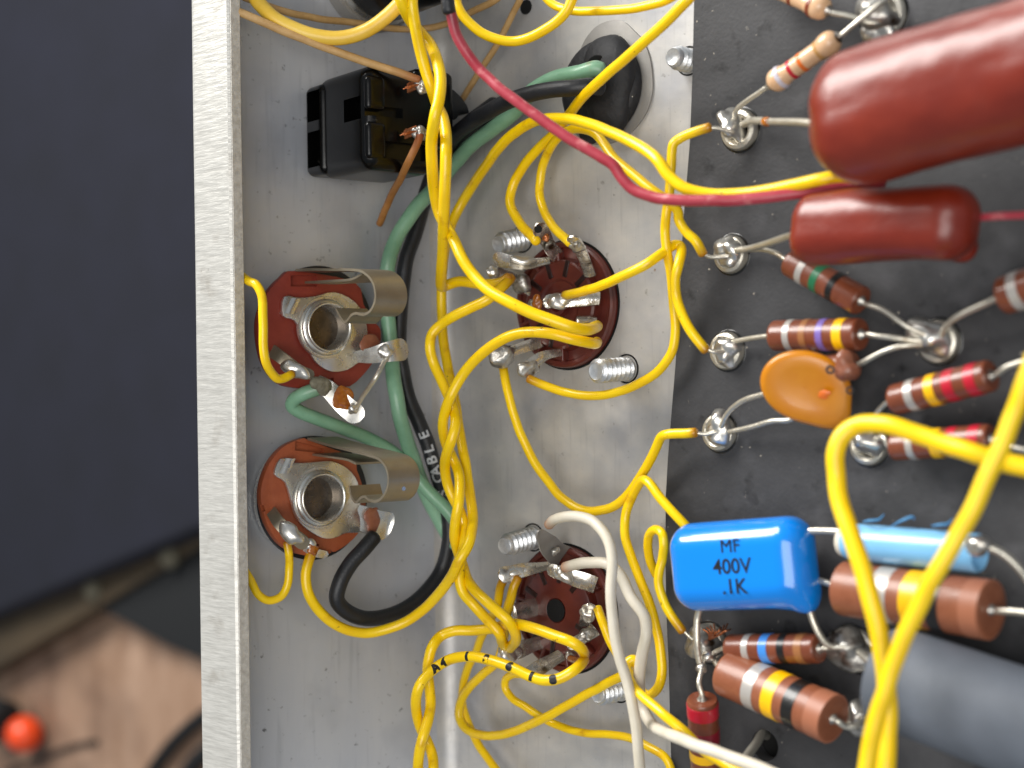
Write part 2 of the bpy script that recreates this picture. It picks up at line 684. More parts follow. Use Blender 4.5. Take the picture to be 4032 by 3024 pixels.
def TB(u, v, h=0.):
    return F(u, v, TZ+h)


def slab(name, x0, x1, y0, y1, z0, z1, mt, parent=None):
    vs_ = [V((x, y, z)) for x in (x0, x1) for y in (y0, y1) for z in (z0, z1)]
    fs = [(0, 1, 3, 2), (4, 6, 7, 5), (0, 4, 5, 1), (2, 3, 7, 6), (0, 2, 6, 4), (1, 5, 7, 3)]
    return mk(name, vs_, fs, mt, parent, smooth=False)


bench = slab('bench_top', -90, 60, -70, 60, TZ-3, TZ, 'wood')
bench['kind'] = 'structure'
ZU = V((0, 0, 1))
# navy case lying on the bench with a strip along its edge
A0, A1 = TB(-200, 2560), TB(1000, 2060)
ed = (A1-A0).normalized()
back = V((-ed.y, ed.x, 0))
if back.y < 0:
    back = -back
case = thing('equipment_case', (A0+A1)/2, 'dark navy fabric case beyond the chassis, edged by a dull bronze strip', 'case')
CT = 2.2
up_, lo_ = ((-500, 2620), (0, 2420), (800, 2082), (1300, 1870)), ((-500, 2930), (0, 2625), (800, 2140), (1300, 1850))
far = [TB(u, v, CT) for u, v in up_]
prism('case_body', far+[far[-1]+back*30+V((60, 0, 0)), far[-1]+back*90+V((60, 0, 0)), far[0]+back*90+V((-60, 0, 0)), far[0]+V((-60, 0, 0))], ZU, CT-.02, 'fabric_navy', case, bev=.4, seg=4)
prism('edge_strip', [TB(u, v+14, 1.2) for u, v in up_]+[TB(u, v, 1.2) for u, v in lo_[::-1]], ZU, 1.18, 'bronze_strip', case, bev=.1, seg=3)
for (u, v) in ((372, 2318), (672, 2186)):
    p = TB(u, v, 1.2)
    lathe('strip_knob', p-ZU*.1, ZU, [(0, .5), (.2, .52), (.36, .4), (.46, .2), (.48, .05)], 'grey_knob', case)
# black cover lying on the wood
cov = [(270, 2370), (330, 2340), (1000, 2030), (1000, 2680), (800, 2600), (640, 2530), (420, 2410)]
o = prism('black_cover', [TB(u, v, .9) for u, v in smooth_outline(cov, 3)], ZU, .9, 'black_mat', None, bev=.3, seg=3)
tag(o, 'flat black cover lying on the wooden bench under the bronze strip', 'cover')
# black cable loops
for i, pts in enumerate(([(560, 3150), (600, 3040), (680, 2930), (790, 2830), (900, 2760), (1000, 2720)],
                         [(700, 3140), (740, 3040), (800, 2970), (900, 2900), (1000, 2860)])):
    q = [TB(u, v, .35) for u, v in pts]
    o = tube('bench_cable', q, .27 if i == 0 else .33, 'black_mat', None, 12, 6)
    tag(o, ['black cable curving over the wood, the one farther from the bottom edge', 'black cable curving over the wood, the one hugging the bottom corner by the chassis'][i], 'cable',
        'black cables lying on the bench')
# orange knob tool
bp = TB(95, 2890, .78)
tool = thing('orange_tool', bp-ZU*.78, 'bright orange ball-shaped knob with a black collar lying on the wood', 'tool knob')
blob('ball', bp, (V((1, 0, 0)), YV, ZU), (.78, .78, .78), 'orange_ball', tool, 0.0)
b2 = TB(36, 2852, .6)
lathe('collar', b2+V((-1.6, .2, 0)), V((1, -.12, 0)), [(0, .55), (.2, .8), (1.0, .92), (1.5, .85), (1.6, .45)], 'black_mat', tool)
q = [TB(u, v, .12) for u, v in ((20, 3040), (160, 2985), (300, 2935), (380, 2920))]
o = tube('thin_lead', q, .09, 'black_mat', None, 8, 5)
tag(o, 'thin dark lead lying on the wood below the orange knob', 'lead')

# ================================================================== chassis (one bent sheet)
ch = thing('amplifier_chassis', (0, 0, 0), 'bent aluminium chassis with dirty grey floor and a slanted side wall with scratched rim', 'chassis')
Y0, Y1, TK = -13.0, 13.0, .15
HW = 4.12
FLW = .92


def extr(name, prof, mt, ny=60, wob=0.):
    """prof closed list of (x,z), extruded along Y."""
    n = len(prof)
    vs_, fs = [], []
    for j in range(ny+1):
        y = Y0+(Y1-Y0)*j/ny
        for i, (x, z) in enumerate(prof):
            k = noise.noise(V((x*.6, y*.35, z*.6)))*wob
            vs_.append(V((x+k*.3, y, z+k)))
    for j in range(ny):
        for i in range(n):
            a, b_ = j*n+i, j*n+(i+1) % n
            fs.append((a, b_, b_+n, a+n))
    fs += [tuple(range(n))[::-1], tuple(range(ny*n, (ny+1)*n))]
    return mk(name, vs_, fs, mt, ch, angle=40)


RB = .32
phi = math.pi/2-AL
tl = RB*math.tan((math.pi-(math.pi/2+AL))/2)     # tangent length
# bend arc: from (tl,0) to wall point
cx, cz = tl, RB
arc_o = []
for k in range(9):
    a = -math.pi/2 - phi*k/8
    arc_o.append((cx+RB*math.cos(a), cz+RB*math.sin(a)))
arc_i = [(cx+(RB+TK)*math.cos(-math.pi/2-phi*k/8), cz+(RB+TK)*math.sin(-math.pi/2-phi*k/8)) for k in range(9)]
floor = extr('floor_panel', arc_o[::-1]+[(18, 0), (18, -TK)]+arc_i, 'aluminium_floor', 40, 0)
we = arc_o[-1]
wi = arc_i[-1]
top_in = (-HW*TA, HW)
wx = top_in[0]
wallp = extr('side_wall', [we, (wx+.02, HW-.16), (wx-TK+.0, HW-.16), wi], 'aluminium_wall', 40)
# rim flange bent inwards
rp = []
for k in range(7):
    a = math.pi - (math.pi/2)*k/6
    rp.append((wx-TK+.16+.16*math.cos(a), HW-.10+.16*math.sin(a)))
xe = wx-TK+FLW
rim = extr('rim_flange', [(wx-TK+.0, HW-.16)]+rp+[(xe-.03, HW+.06), (xe, HW+.03)] + [(xe+.01, HW-.13), (xe-.01, HW-.16), (wx+.02, HW-.16)], 'aluminium_rim', 160, .012)
xr = xe
# cut edge face of the rim
ce = extr('rim_cut_edge', [(xe-.004, HW+.028), (xe+.016, HW+.02), (xe+.026, HW-.125), (xe+.006, HW-.135)], 'cut_edge', 160, .012)

# ================================================================== circuit board
edge = [(2745, -400), (2733, 0), (2726, 300), (2716, 560), (2700, 760), (2688, 900), (2684, 1020), (2672, 1240), (2660, 1430), (2646, 1600), (2630, 1800), (2621, 1960),
        (2620, 2200), (2624, 2420), (2632, 2600), (2640, 2900), (2646, 3100), (2652, 3500)]
top = [F(u, v, BT) for u, v in edge]
top += [V((17.5, top[-1].y, BT)), V((17.5, top[0].y, BT))]
hole = F(3012, 2935, BT)
bo = prism('board_sheet', top, ZU, BT-.02, 'board', None)
cc = cutcyl(hole, ZU, .20, 1)
cut(bo, [cc])
drop([cc])
board = thing('circuit_board', V((5, 0, 0)), 'dark grey waxed fibre board full of metal eyelets, beside the aluminium floor', 'circuit board')
bo.location = V(bo.location)-V((5, 0, 0))
bo.parent = board


def eyelet(u, v, r=.24, sold=None, sseed=0, mt='solder', hs=.16, turn=0):
    c = B(u, v, 0)
    h = V((math.cos(turn), math.sin(turn), 0))
    e = lathe('eyelet', c, ZU, [(-.2, r*.52), (.04, r*.52), (.08, r*.60), (.10, r*.76), (.085, r*.93), (.04, r*1.02), (.0, r*1.0), (-.01, r*.7)], 'tinned_lead', board, 36)
    lathe('flux_residue', c, ZU, [(.001, r*1.13), (.006, r*1.09), (.008, r*1.0), (.001, r*.9)], 'dark_flux', e, 36)
    if sold is not None:
        du, dv, a, b_, cc_ = sold
        p = B(u+du, v+dv, hs*.4)
        blob('solder_joint', p, (h, ZU.cross(h), ZU), (a*1.12, b_*1.12, cc_*1.2), mt, e, .45, sseed, 16)
    return e


E1 = eyelet(2916, 512, .27, (-30, -22, .13, .27, .2), 1, turn=.5)
E2 = eyelet(2882, 1002, .25, (-5, -5, .17, .19, .14), 2)
E3 = eyelet(2866, 1381, .25, (0, 0, .18, .19, .15), 3)
E4 = eyelet(2836, 1702, .25, (0, -10, .16, .22, .16), 4)
E5 = eyelet(3700, 1345, .26, (-35, -18, .27, .17, .2), 5, turn=-.5)
E6 = eyelet(3425, 1752, .25, (-5, -15, .2, .17, .17), 6)
E7 = eyelet(3480, 60, .3, (-10, -10, .22, .27, .22), 7, 'solder_dull')
E8 = eyelet(2795, 2530, .26, (-5, -10, .21, .22, .28), 8, 'solder_dull')
E9 = eyelet(3380, 2560, .27, (-30, -10, .33, .22, .26), 9, 'solder_dull', turn=-.3)
E10 = eyelet(3420, 2830, .25, (-10, -5, .2, .2, .2), 10)
blob('solder_joint', B(3460, 120, .08), (V((1, 0, 0)), YV, ZU), (.2, .13, .1), 'solder', E7, .6, 21)

# ================================================================== screws standing on the floor


def screw(tip, base, dia, L, label):
    b0 = F(base[0], base[1], 0)
    # length so that the tip projects where the photograph has it
    best = None
    for k in range(30, 140):
        h = k/100
        q = F(tip[0], tip[1], h)
        d = q-b0
        s = (V((d.x, d.y, 0))).length
        if best is None or s < best[0]:
            best = (s, h, q)
    q = best[2]
    ax = (q-b0).normalized()
    ln = (q-b0).length
    r = cm(dia, b0)/2
    t = thing('screw', b0, label, 'screw', 'screws standing up through the chassis floor')
    prof = [(-.2, r*.93)]
    s, pitch = 0., .10
    while s < ln-.09:
        prof += [(s, r*.76), (s+pitch*.36, r), (s+pitch*.46, r), (s+pitch*.82, r*.76)]
        s += pitch
    prof += [(ln-.05, r*.84), (ln-.01, r*.74), (ln, r*.68), (ln-.012, r*.5), (ln-.015, r*.05)]
    lathe('threaded_shank', b0, ax, prof, 'zinc', t, 32, angle=25)
    lathe('hole_edge', b0+V((0, 0, .006)), ZU, [(-.02, r*1.22), (.004, r*1.22), (.006, r*1.1), (-.02, r*1.08)], 'hole_black', t, 32)
    return t


screw((1962, 962), (2058, 940), 92, .6, 'zinc screw beside the upper tube socket, above its shiny left lugs')
screw((2345, 1462), (2468, 1452), 96, .6, 'zinc screw at the lower right of the upper tube socket, clear of all wires')
screw((2648, 222), (2712, 240), 96, .4, 'short pale screw between the black grommet and the board edge')
screw((1985, 2150), (2100, 2116), 92, .6, 'pale threaded screw to the upper left of the lower tube socket')
screw((2352, 2735), (2440, 2712), 92, .5, 'screw half hidden under yellow and white wires below the lower socket')

# ================================================================== lugs and sockets


def lug(parent, base, tip, hb, ht, wb, wt, tilt=0., sold=None, mt='lug_metal', mid=None, hole_=False, seed=0, smt='solder', nm='lug', thick=.03):
    """base/tip picture positions with heights; wb/wt widths in px; sold=(frac, a, b, c px)."""
    p0, p1 = F(base[0], base[1], hb), F(tip[0], tip[1], ht)
    pts = [p0] + ([F(*mid)] if mid else [p0.lerp(p1, .5)+ZU*.02]) + [p1]
    d = (p1-p0).normalized()
    vw = view(p0)
    wv = d.cross(vw).normalized()
    wv = (Matrix.Rotation(tilt, 3, d) @ wv)
    w0, w1 = cm(wb, p0)*1.15, cm(wt, p1)*1.25

    def wf(t):
        k = w0+(w1-w0)*t
        if t > .88:
            k *= math.sqrt(max(.08, 1-((t-.88)/.125)**2))
        return k*(1+.06*math.sin(t*9+seed))
    o = strip(nm, pts, wv, thick, mt, parent, 9, wf, .28*(1 if seed % 2 else -1), .55)
    if sold:
        f, a, b_, c = sold
        pc = p0.lerp(p1, f) + vw*.03
        blob('solder_joint', pc, (d, wv, d.cross(wv)), (cm(a, pc)*1.15, cm(b_, pc)*1.3, cm(c, pc)*1.3), smt, o, .5, seed+31, 14)
    return o, p0, p1


def socket(u, v, R, label, top_holes, plain):
    c = F(u, v, 0)
    s = thing('tube_socket', c, label, 'tube socket', 'tube sockets in the chassis floor')
    prof = [(-.2, R*.9), (0, R*1.0), (.07, R*1.0), (.11, R*.985), (.125, R*.95), (.12, R*.90), (.08, R*.88), (.07, R*.80)]
    if plain:
        prof += [(.09, R*.72), (.22, R*.68), (.24, R*.64), (.25, R*.3), (.25, R*.20), (.23, R*.17), (-.15, R*.16), (-.16, .01)]
    else:
        prof += [(.07, R*.74), (.19, R*.70), (.21, R*.66), (.20, R*.40), (.17, R*.36), (.17, R*.2), (.26, R*.18), (.27, R*.12), (.2, R*.08), (.0, R*.07), (-.02, .01)]
    lathe('socket_body', c, ZU, prof, 'socket_phenolic', s, 72, angle=30)
    lathe('rim_gap', c, ZU, [(-.02, R*1.035), (.006, R*1.035), (.006, R*.99), (-.02, R*.99)], 'hole_black', s, 64)
    for k in range(9):
        a = math.radians(20+k*36+ (8 if plain else 0))
        d = V((math.cos(a), math.sin(a), 0))
        n = V((-d.y, d.x, 0))
        # raised rib between contacts and a dark contact slot beside it
        rbox('rib', c+d*R*.70+ZU*.13, (d, n, ZU), (R*.20, .028, .07), .022, 'socket_phenolic', s, 2, fill=2)
        a2 = a+math.radians(18)
        d2 = V((math.cos(a2), math.sin(a2), 0))
        n2 = V((-d2.y, d2.x, 0))
        rbox('contact_slot', c+d2*R*.57+ZU*(.205 if not plain else .243), (d2, n2, ZU), (R*.13, .04, .012), .008, 'socket_dark', s, 1, fill=1)
    return s, c


S1, SC1 = socket(2237, 1200, .925, 'upper tube socket, glossy brown with fanned lugs, in the middle of the picture', None, False)
lug(S1, (2195, 1010), (2112, 884), .2, .95, 46, 50, .3, (.35, 20, 16, 8), seed=1, smt='solder_dull')
lathe('lug_hole', F(2119, 902, .93)-view(F(2119, 902, .93))*.02, view(F(2119, 902, .93)), [(0, .055), (.075, .055)], 'hole_black', S1, 20)
blob('copper_strand', F(2150, 938, .80), (V((1, 0, 0)), YV, ZU), (.05, .06, .05), 'copper', S1, .3, 4)
lug(S1, (2325, 1082), (2250, 930), .2, .9, 40, 44, -.5, (.72, 30, 22, 14), seed=2, smt='solder_dull', mid=(2285, 985, .6))
lug(S1, (2165, 1026), (1940, 1018), .2, .85, 26, 62, .5, (.45, 48, 16, 10), seed=3, mid=(2070, 1040, .5))
lug(S1, (2095, 1150), (1922, 1062), .15, .9, 40, 40, .2, (.9, 26, 20, 14), seed=4, mid=(2010, 1095, .5))
blob('solder_joint', F(2055, 1118, .45), (V((1, 0, 0)), YV, ZU), (.15, .16, .12), 'solder_dull', S1, .35, 14)
lg, q0, q1 = lug(S1, (2362, 1176), (2140, 1190), .3, .55, 50, 46, .3, (.72, 44, 26, 20), seed=5, smt='solder')
blob('flux_drop', F(2118, 1192, .55), (V((1, 0, 0)), YV, ZU), (.09, .11, .08), 'flux', S1, .5, 9)
blob('solder_joint', F(2098, 1205, .5), (V((1, 0, 0)), YV, ZU), (.07, .09, .07), 'solder_dull', S1, .5, 11)
lug(S1, (2350, 1260), (2268, 1262), .22, .4, 18, 34, .9, None, seed=6)
lug(S1, (2135, 1342), (1948, 1408), .2, .9, 40, 40, -.2, (.84, 54, 34, 26), seed=7, smt='solder_dull')
lug(S1, (2208, 1388), (2048, 1470), .2, .8, 24, 44, -.1, (.78, 40, 28, 16), seed=8, smt='solder_dull', mid=(2140, 1402, .5))

S2, SC2 = socket(2232, 2396, .925, 'lower tube socket, flat brown with a black centre hole, near the bottom', None, True)
lathe('centre_hole', SC2+ZU*.258, ZU, [(0, .17), (.004, .165)], 'hole_black', S2, 30)
lug(S2, (2215, 2205), (2118, 2092), .2, .95, 105, 34, .3, (.30, 16, 16, 10), seed=9, mt='washer_steel', smt='solder_dull')
lug(S2, (2185, 2222), (1962, 2268), .2, .95, 26, 58, .3, (.55, 46, 16, 12), seed=10)
lug(S2, (2345, 2305), (2155, 2238), .25, .7, 60, 40, .2, (.70, 36, 24, 18), seed=11)
lug(S2, (2120, 2385), (2020, 2418), .2, .75, 55, 62, -.2, None, seed=12)
lug(S2, (2300, 2470), (2322, 2380), .25, .7, 36, 44, .2, (.6, 40, 22, 20), seed=13, smt='solder')
lug(S2, (2345, 2480), (2235, 2550), .25, .6, 46, 36, .5, (.3, 34, 24, 14), seed=14, mt='lug_metal', smt='solder_dull')
lug(S2, (2140, 2525), (1985, 2578), .2, .9, 44, 60, -.1, (.86, 52, 36, 24), seed=15, smt='solder')
lug(S2, (2210, 2580), (2062, 2668), .2, .8, 44, 52, .1, (.60, 30, 16, 9), seed=16, smt='solder_dull')
lug(S2, (2265, 2560), (2236, 2590), .25, .55, 22, 26, 0, (.7, 24, 16, 12), seed=17)

# ================================================================== output jacks on the side wall


def wp(pts, d):
    return [W(u, v, d) for u, v in pts]


def jack(cx_, cy_, label, phen, orange, disc, slots, plate, tab, spring, spw, inner, lugs, sd):
    c = W(cx_, cy_, .5)
    ctr = W(cx_, cy_, 0)
    j = thing('phone_jack', ctr, label, 'jack', 'output jacks on the side wall')
    hub = W(cx_-20, cy_, .42)
    # nut and washer against the wall, insulating ring
    base = hub - WN*.42
    lathe('mounting_nut', base-YV*.0, WN, [(0, .80), (.03, .86), (.16, .86), (.20, .82), (.20, .3), (0, .3)], 'chrome', j, 60)
    lathe('insulating_ring', base+WN*.20, WN, [(0, .30), (0, .90), (.09, .90), (.09, .30)], 'black_rubber', j, 64)
    ph = prism('phenolic_disc', wp(smooth_outline(disc, 3), .44), WN, .13, orange, j, .012)
    cs = [cutcyl(hub, WN, .40, .6)]
    for s in slots:
        cs.append(prism('cutter', wp(s, .8), WN, .42, 'hole_black', None))
    wl = [V(ph.location)]
    cut(ph, cs)
    drop(cs)
    pl = prism('frame_plate', wp(smooth_outline(plate, 3), .52), WN, .06, 'chrome', j, .012)
    cs = [cutcyl(hub, WN, .36, .6)]
    cut(pl, cs)
    drop(cs)
    # tab bent up
    a, b_, d0, d1, wpx = tab
    pa = W(a[0], a[1], .53)
    wv0 = (YV*.88-WT*.48)*cm(wpx, pa)
    strip('frame_tab', [pa-WT*.10, pa-WT*.02+WN*.0, pa+WT*.03-WN*.05, pa+WT*.06-WN*.24], wv0, .05, 'chrome', j, 5)
    # bushing
    R = .325
    cb = W(cx_, cy_, .66)
    lathe('bushing', cb, WN, [(-.14, R+.085), (-.08, R+.085), (-.06, R+.075), (-.05, R+.04), (-.02, R+.04), (.0, R+.03), (.0, R+.015), (-.03, R), (-.16, R*.96), (-.28, R*.90), (-.28, R+.03), (-.14, R+.03)], 'chrome', j, 64, angle=70, closed=True)
    lathe('bore', cb, WN, [(-.27, R*.90), (-.34, R*.72), (-.80, R*.66), (-1.05, R*.5), (-1.1, .02)], 'bore_shade_metal', j, 48, angle=70)
    lathe('bushing_flange', cb-WN*.145, WN, [(-.03, R+.13), (0, R+.13), (.02, R+.12), (.022, R+.08), (-.03, R+.08)], 'chrome', j, 64, closed=True)
    # contact spring: a strip lying edge-on, its path on a plane along the jack's axis
    t0 = W(*spring[0], .45).dot(WT)
    path = [TP(u, v, t0) for u, v in spring]
    o = strip('tip_spring', [p-WT*spw/2 for p in path], WT*spw, .035, 'nickel', j, 6)
    t1 = t0-.06
    path = [TP(u, v, t1) for u, v in inner]
    strip('shunt_spring', [p-WT*.25 for p in path], WT*.5, .03, 'nickel', j, 4)
    for k, (pts, ws, tilt, sold, mt_) in enumerate(lugs):
        pp = [W(*q) for q in pts]
        d = (pp[-1]-pp[0]).normalized()
        vw = view(pp[0])
        wv = Matrix.Rotation(tilt, 3, d) @ d.cross(vw).normalized()
        w0, w1 = cm(ws[0], pp[0]), cm(ws[1], pp[-1])

        def wf(t, w0=w0, w1=w1):
            q = w0+(w1-w0)*t
            if t > .85:
                q *= math.sqrt(max(.1, 1-((t-.85)/.155)**2))
            return q
        lo = strip('solder_lug', pp, wv, .035, mt_, j, 8, wf, .08, .25)
        if sold:
            su, sv, sdp, sa, sb, sc_, smt = sold
            pc = W(su, sv, sdp)
            blob('solder_joint', pc, (d, wv, d.cross(wv)), (cm(sa, pc), cm(sb, pc), cm(sc_, pc)), smt, lo, .4, sd+k*3, 16)
    return j


disc1 = [(1166, 1066), (1396, 1110), (1432, 1196), (1470, 1262), (1500, 1300), (1492, 1380), (1452, 1452), (1378, 1522), (1310, 1512), (1300, 1532), (1172, 1528), (1100, 1508), (1050, 1450), (1024, 1370),
         (1016, 1280), (1030, 1210), (1056, 1150), (1112, 1090)]
slots1 = [[(1196, 1078), (1300, 1078), (1300, 1122), (1196, 1122)], [(1060, 1374), (1110, 1362), (1122, 1400), (1074, 1408)], [(1294, 1500), (1366, 1486), (1366, 1504), (1300, 1520)]]
plate1 = [(1120, 1168), (1180, 1172), (1240, 1166), (1320, 1150), (1400, 1190), (1440, 1260), (1446, 1330), (1430, 1376), (1470, 1384), (1500, 1396), (1500, 1424), (1440, 1424), (1412, 1428), (1370, 1456), (1310, 1464),
          (1260, 1440), (1228, 1400), (1200, 1330), (1160, 1262), (1116, 1244)]
spring1 = [(1162, 1064), (1220, 1061), (1300, 1062), (1380, 1062), (1425, 1070), (1458, 1098), (1474, 1135), (1476, 1180), (1460, 1220), (1432, 1239), (1402, 1234), (1384, 1240), (1366, 1262), (1354, 1268), (1338, 1246), (1322, 1216)]
inner1 = [(1200, 1112), (1300, 1106), (1380, 1100), (1405, 1090), (1425, 1078)]
lugs1 = [
    ([(1400, 1405, .5), (1460, 1400, .72), (1530, 1385, .92), (1604, 1372, .95)], (44, 96), 0, (1515, 1385, .98, 32, 28, 16, 'solder'), 'chrome'),
    ([(1070, 1380, .5), (1110, 1410, .7), (1180, 1460, .8), (1235, 1480, .85)], (52, 44), .3, (1160, 1455, .84, 62, 34, 22, 'solder'), 'nickel'),
    ([(1240, 1500, .5), (1290, 1530, .55), (1350, 1590, .7), (1425, 1650, .8)], (60, 88), .1, (1390, 1612, .82, 20, 20, 14, 'solder'), 'chrome'),
]
J1 = jack(1300, 1288, 'upper phone jack with red-brown disc and a yellow wire down its left side', None, 'jack_phenolic', disc1, slots1, plate1, ((1142, 1206), (1094, 1206), .5, .62, 70), spring1, .50, inner1, lugs1, 3)
blob('flux_stain', W(1352, 1568, .74), (WT, YV, WN), (.16, .17, .03), 'flux', J1, .4, 5)
blob('flux_stain', W(1452, 1350, .62), (WT, YV, WN), (.17, .14, .03), 'ceramic_brown', J1, .4, 8)
lw = tube('link_wire', [W(1524, 1408, 1.0), W(1480, 1490, .75), W(1430, 1560, .8), W(1400, 1610, .84)], .035, 'tinned_lead', J1, 10, 5, .01, None)

disc2 = [(1128, 1752), (1193, 1726), (1222, 1736), (1388, 1800), (1405, 1850), (1424, 1902), (1440, 1980), (1432, 2060), (1392, 2122), (1322, 2172), (1300, 2165), (1298, 2180), (1206, 2188), (1120, 2155), (1066, 2090), (1036, 2010),
         (1028, 1930), (1050, 1850), (1082, 1795)]
slots2 = [[(1214, 1738), (1330, 1770), (1326, 1788), (1212, 1776)], [(1048, 1996), (1088, 1994), (1096, 2018), (1066, 2026)], [(1250, 2152), (1308, 2150), (1300, 2168), (1252, 2168)]]
plate2 = [(1106, 1806), (1150, 1820), (1200, 1822), (1250, 1818), (1310, 1816), (1370, 1846), (1410, 1900), (1420, 1980), (1416, 2020), (1450, 2040), (1440, 2090), (1400, 2098), (1360, 2100), (1320, 2118), (1270, 2118),
          (1210, 2084), (1170, 2040), (1150, 1980), (1124, 1900), (1082, 1868)]
spring2 = [(1210, 1728), (1290, 1752), (1380, 1775), (1450, 1793), (1496, 1812), (1522, 1850), (1528, 1900), (1512, 1948), (1482, 1974), (1452, 1968), (1436, 1956), (1420, 1960), (1400, 1978), (1386, 1960), (1374, 1914)]
inner2 = [(1230, 1790), (1300, 1800), (1370, 1812), (1400, 1826)]
lugs2 = [
    ([(1400, 2030, .5), (1440, 2045, .56), (1490, 2065, .62), (1545, 2075, .66)], (90, 120), .2, None, 'chrome'),
    ([(1068, 2012, .5), (1100, 2060, .75), (1160, 2110, .85), (1210, 2150, .8)], (44, 60), .3, (1148, 2098, .88, 58, 36, 26, 'solder'), 'nickel'),
    ([(1200, 2150, .45), (1240, 2175, .5), (1290, 2186, .5)], (40, 30), 0, (1215, 2140, .6, 34, 24, 16, 'solder'), 'chrome'),
]
J2 = jack(1278, 1962, 'lower phone jack with orange-brown disc, soldered to the thick black cable', None, 'jack_phenolic_orange', disc2, slots2, plate2, ((1122, 1836), (1080, 1830), .5, .62, 66), spring2, .50, inner2, lugs2, 40)
blob('flux_stain', W(1468, 2042, .62), (WT, YV, WN), (.14, .20, .03), 'ceramic_brown', J2, .4, 3)
blob('flux_stain', W(1232, 2158, .62), (WT, YV, WN), (.09, .10, .05), 'flux', J2, .4, 13)
lathe('rivet_dot', TP(1590, 1924, W(*spring2[0], .45).dot(WT)-.2), -WT.cross(YV)*-1, [(0, .03), (.02, .02)], 'chrome', J2, 12)

# ================================================================== black outlet on the side wall
tE = W(1440, 455, 1.6).dot(WT)
yc = W(1440, 455, 1.6).y
AXO = (WT, YV, WN)


def OP(t, y, d):
    return WT*(tE+t) + YV*(yc+y) + WN*d


ol = thing('outlet_block', OP(-.6, 0, 0), 'glossy black plastic outlet block screwed to the side wall, tan wires on its end', 'outlet')
ob = rbox('block_body', OP(-.62, 0, .93), AXO, (.62, .73, .70), .20, 'black_plastic', None, 4)
cs = [cutbox(OP(-.02, .14, 1.25), AXO, (.30, .16, .22)), cutbox(OP(.0, .08, 1.63), AXO, (.6, .07, .1)), cutbox(OP(-.62, -.45, 1.7), AXO, (.4, .12, .16))]
cut(ob, cs)
drop(cs)
ob.location = V(ob.location)-V(ol.location)
ob.parent = ol
ot = rbox('block_foot', OP(-.56, -.02, .27), AXO, (.62, .66, .26), .12, 'black_plastic', None, 4)
cs = [cutbox(OP(.0, .33, .28), AXO, (.4, .22, .17)), cutbox(OP(.0, -.30, .28), AXO, (.4, .26, .17))]
cut(ot, cs)
drop(cs)
ot.location = V(ot.location)-V(ol.location)
ot.parent = ol
for yy in (.33, -.33):
    rbox('rounded_rib', OP(-.16, yy, 1.58), AXO, (.16, .24 if yy > 0 else .26, .07), .07, 'black_plastic', ol, 3)
lathe('fixing_screw', OP(-.2, .02, 1.42), (WN+WT*.4).normalized(), [(0, .09), (.05, .09), (.09, .05), (.1, .01)], 'zinc', ol, 20)
prism('end_flange', wp([(1700, 330), (1752, 336), (1788, 352), (1820, 382), (1842, 415), (1852, 446), (1815, 446), (1800, 470), (1700, 478)], 1.3), WN, .35, 'black_rubber', ol, .03)
rbox('rear_block', W(1660, 440, 1.25), AXO, (.35, .55, .35), .1, 'black_plastic', ol, 3)
blob('mounting_residue', W(1420, 668, .06), (WT, YV, WN), (.55, .15, .08), 'residue', ol, .5, 6)
for (u, v) in ((1650, 330), (1640, 512)):
    p = W(u, v, 1.9)
    strip('terminal', [W(u-45, v+18, 1.72), W(u-15, v+6, 1.85), p], YV*.13, .03, 'copper', ol, 4)
    blob('solder_joint', W(u+14, v+10, 1.95), AXO, (.11, .10, .08), 'solder_dull', ol, .5, int(u))
    for k in range(4):
        tube('copper_strand', [W(u+5, v+2, 1.95), W(u-30-6*k, v+8+4*k, 2.0), W(u-62+8*k, v+22-9*k, 1.92)], .010, 'copper', ol, 6, 3, .01, None)

# fuse holder at the top edge
fc = W(1455, -95, 0)
fh = thing('fuse_holder', fc, 'black cylindrical fuse holder with metal ring at the top edge of the side wall', 'fuse holder')
lathe('metal_ring', fc, WN, [(0, .60), (0, .86), (.12, .86), (.2, .82), (.2, .60)], 'washer_steel', fh, 56, closed=True)
lathe('chrome_ring', fc+WN*.2, WN, [(0, .55), (0, .78), (.1, .80), (.16, .76), (.16, .55)], 'chrome', fh, 56, closed=True)
lathe('holder_body', fc+WN*.3, WN, [(0, .72), (.1, .76), (1.5, .74), (1.6, .68), (1.62, .4), (1.62, .05)], 'black_plastic', fh, 56)

# grommet and cord entry
gp = [(2225, 400), (2240, 330), (2268, 240), (2300, 160), (2345, 105), (2400, 80), (2450, 82), (2490, 115), (2530, 160), (2556, 220), (2568, 300), (2566, 370), (2545, 440), (2500, 505), (2450, 545), (2380, 570), (2300, 560), (2245, 500), (2222, 450)]
o = prism('grey_oval', [F(u, v, .035) for u, v in smooth_outline(gp, 3)], ZU, .034, 'washer_steel', None, .008)  # thin flat grey oval laid on the floor under the grommet
tag(o, 'flat dull grey oval plate around the black rubber grommet', 'plate')
gc = F(2385, 345, .02)
gr = thing('rubber_grommet', gc, 'dusty black rubber grommet where the cords enter, at the top', 'grommet')
lathe('grommet_flange', gc+V((-.02, -.02, 0)), ZU, [(0, .62), (.05, .70), (.14, .68), (.20, .60), (.22, .45), (.22, .0)], 'dusty_rubber', gr, 48, angle=70)
blob('rubber_cap', gc+V((.15, .02, .14)), (V((1, 0, 0)), YV, ZU), (.48, .74, .25), 'dusty_rubber', gr, .14, 3, 20)
lathe('cord_opening', F(2352, 262, .40), view(F(2352, 262, .4)), [(0, .16), (.02, .15)], 'hole_black', gr, 24)
lathe('grommet_foot', F(2330, 515, .02), ZU, [(0, .20), (.05, .2), (.07, .16), (.07, 0.01)], 'dusty_rubber', gr, 24)
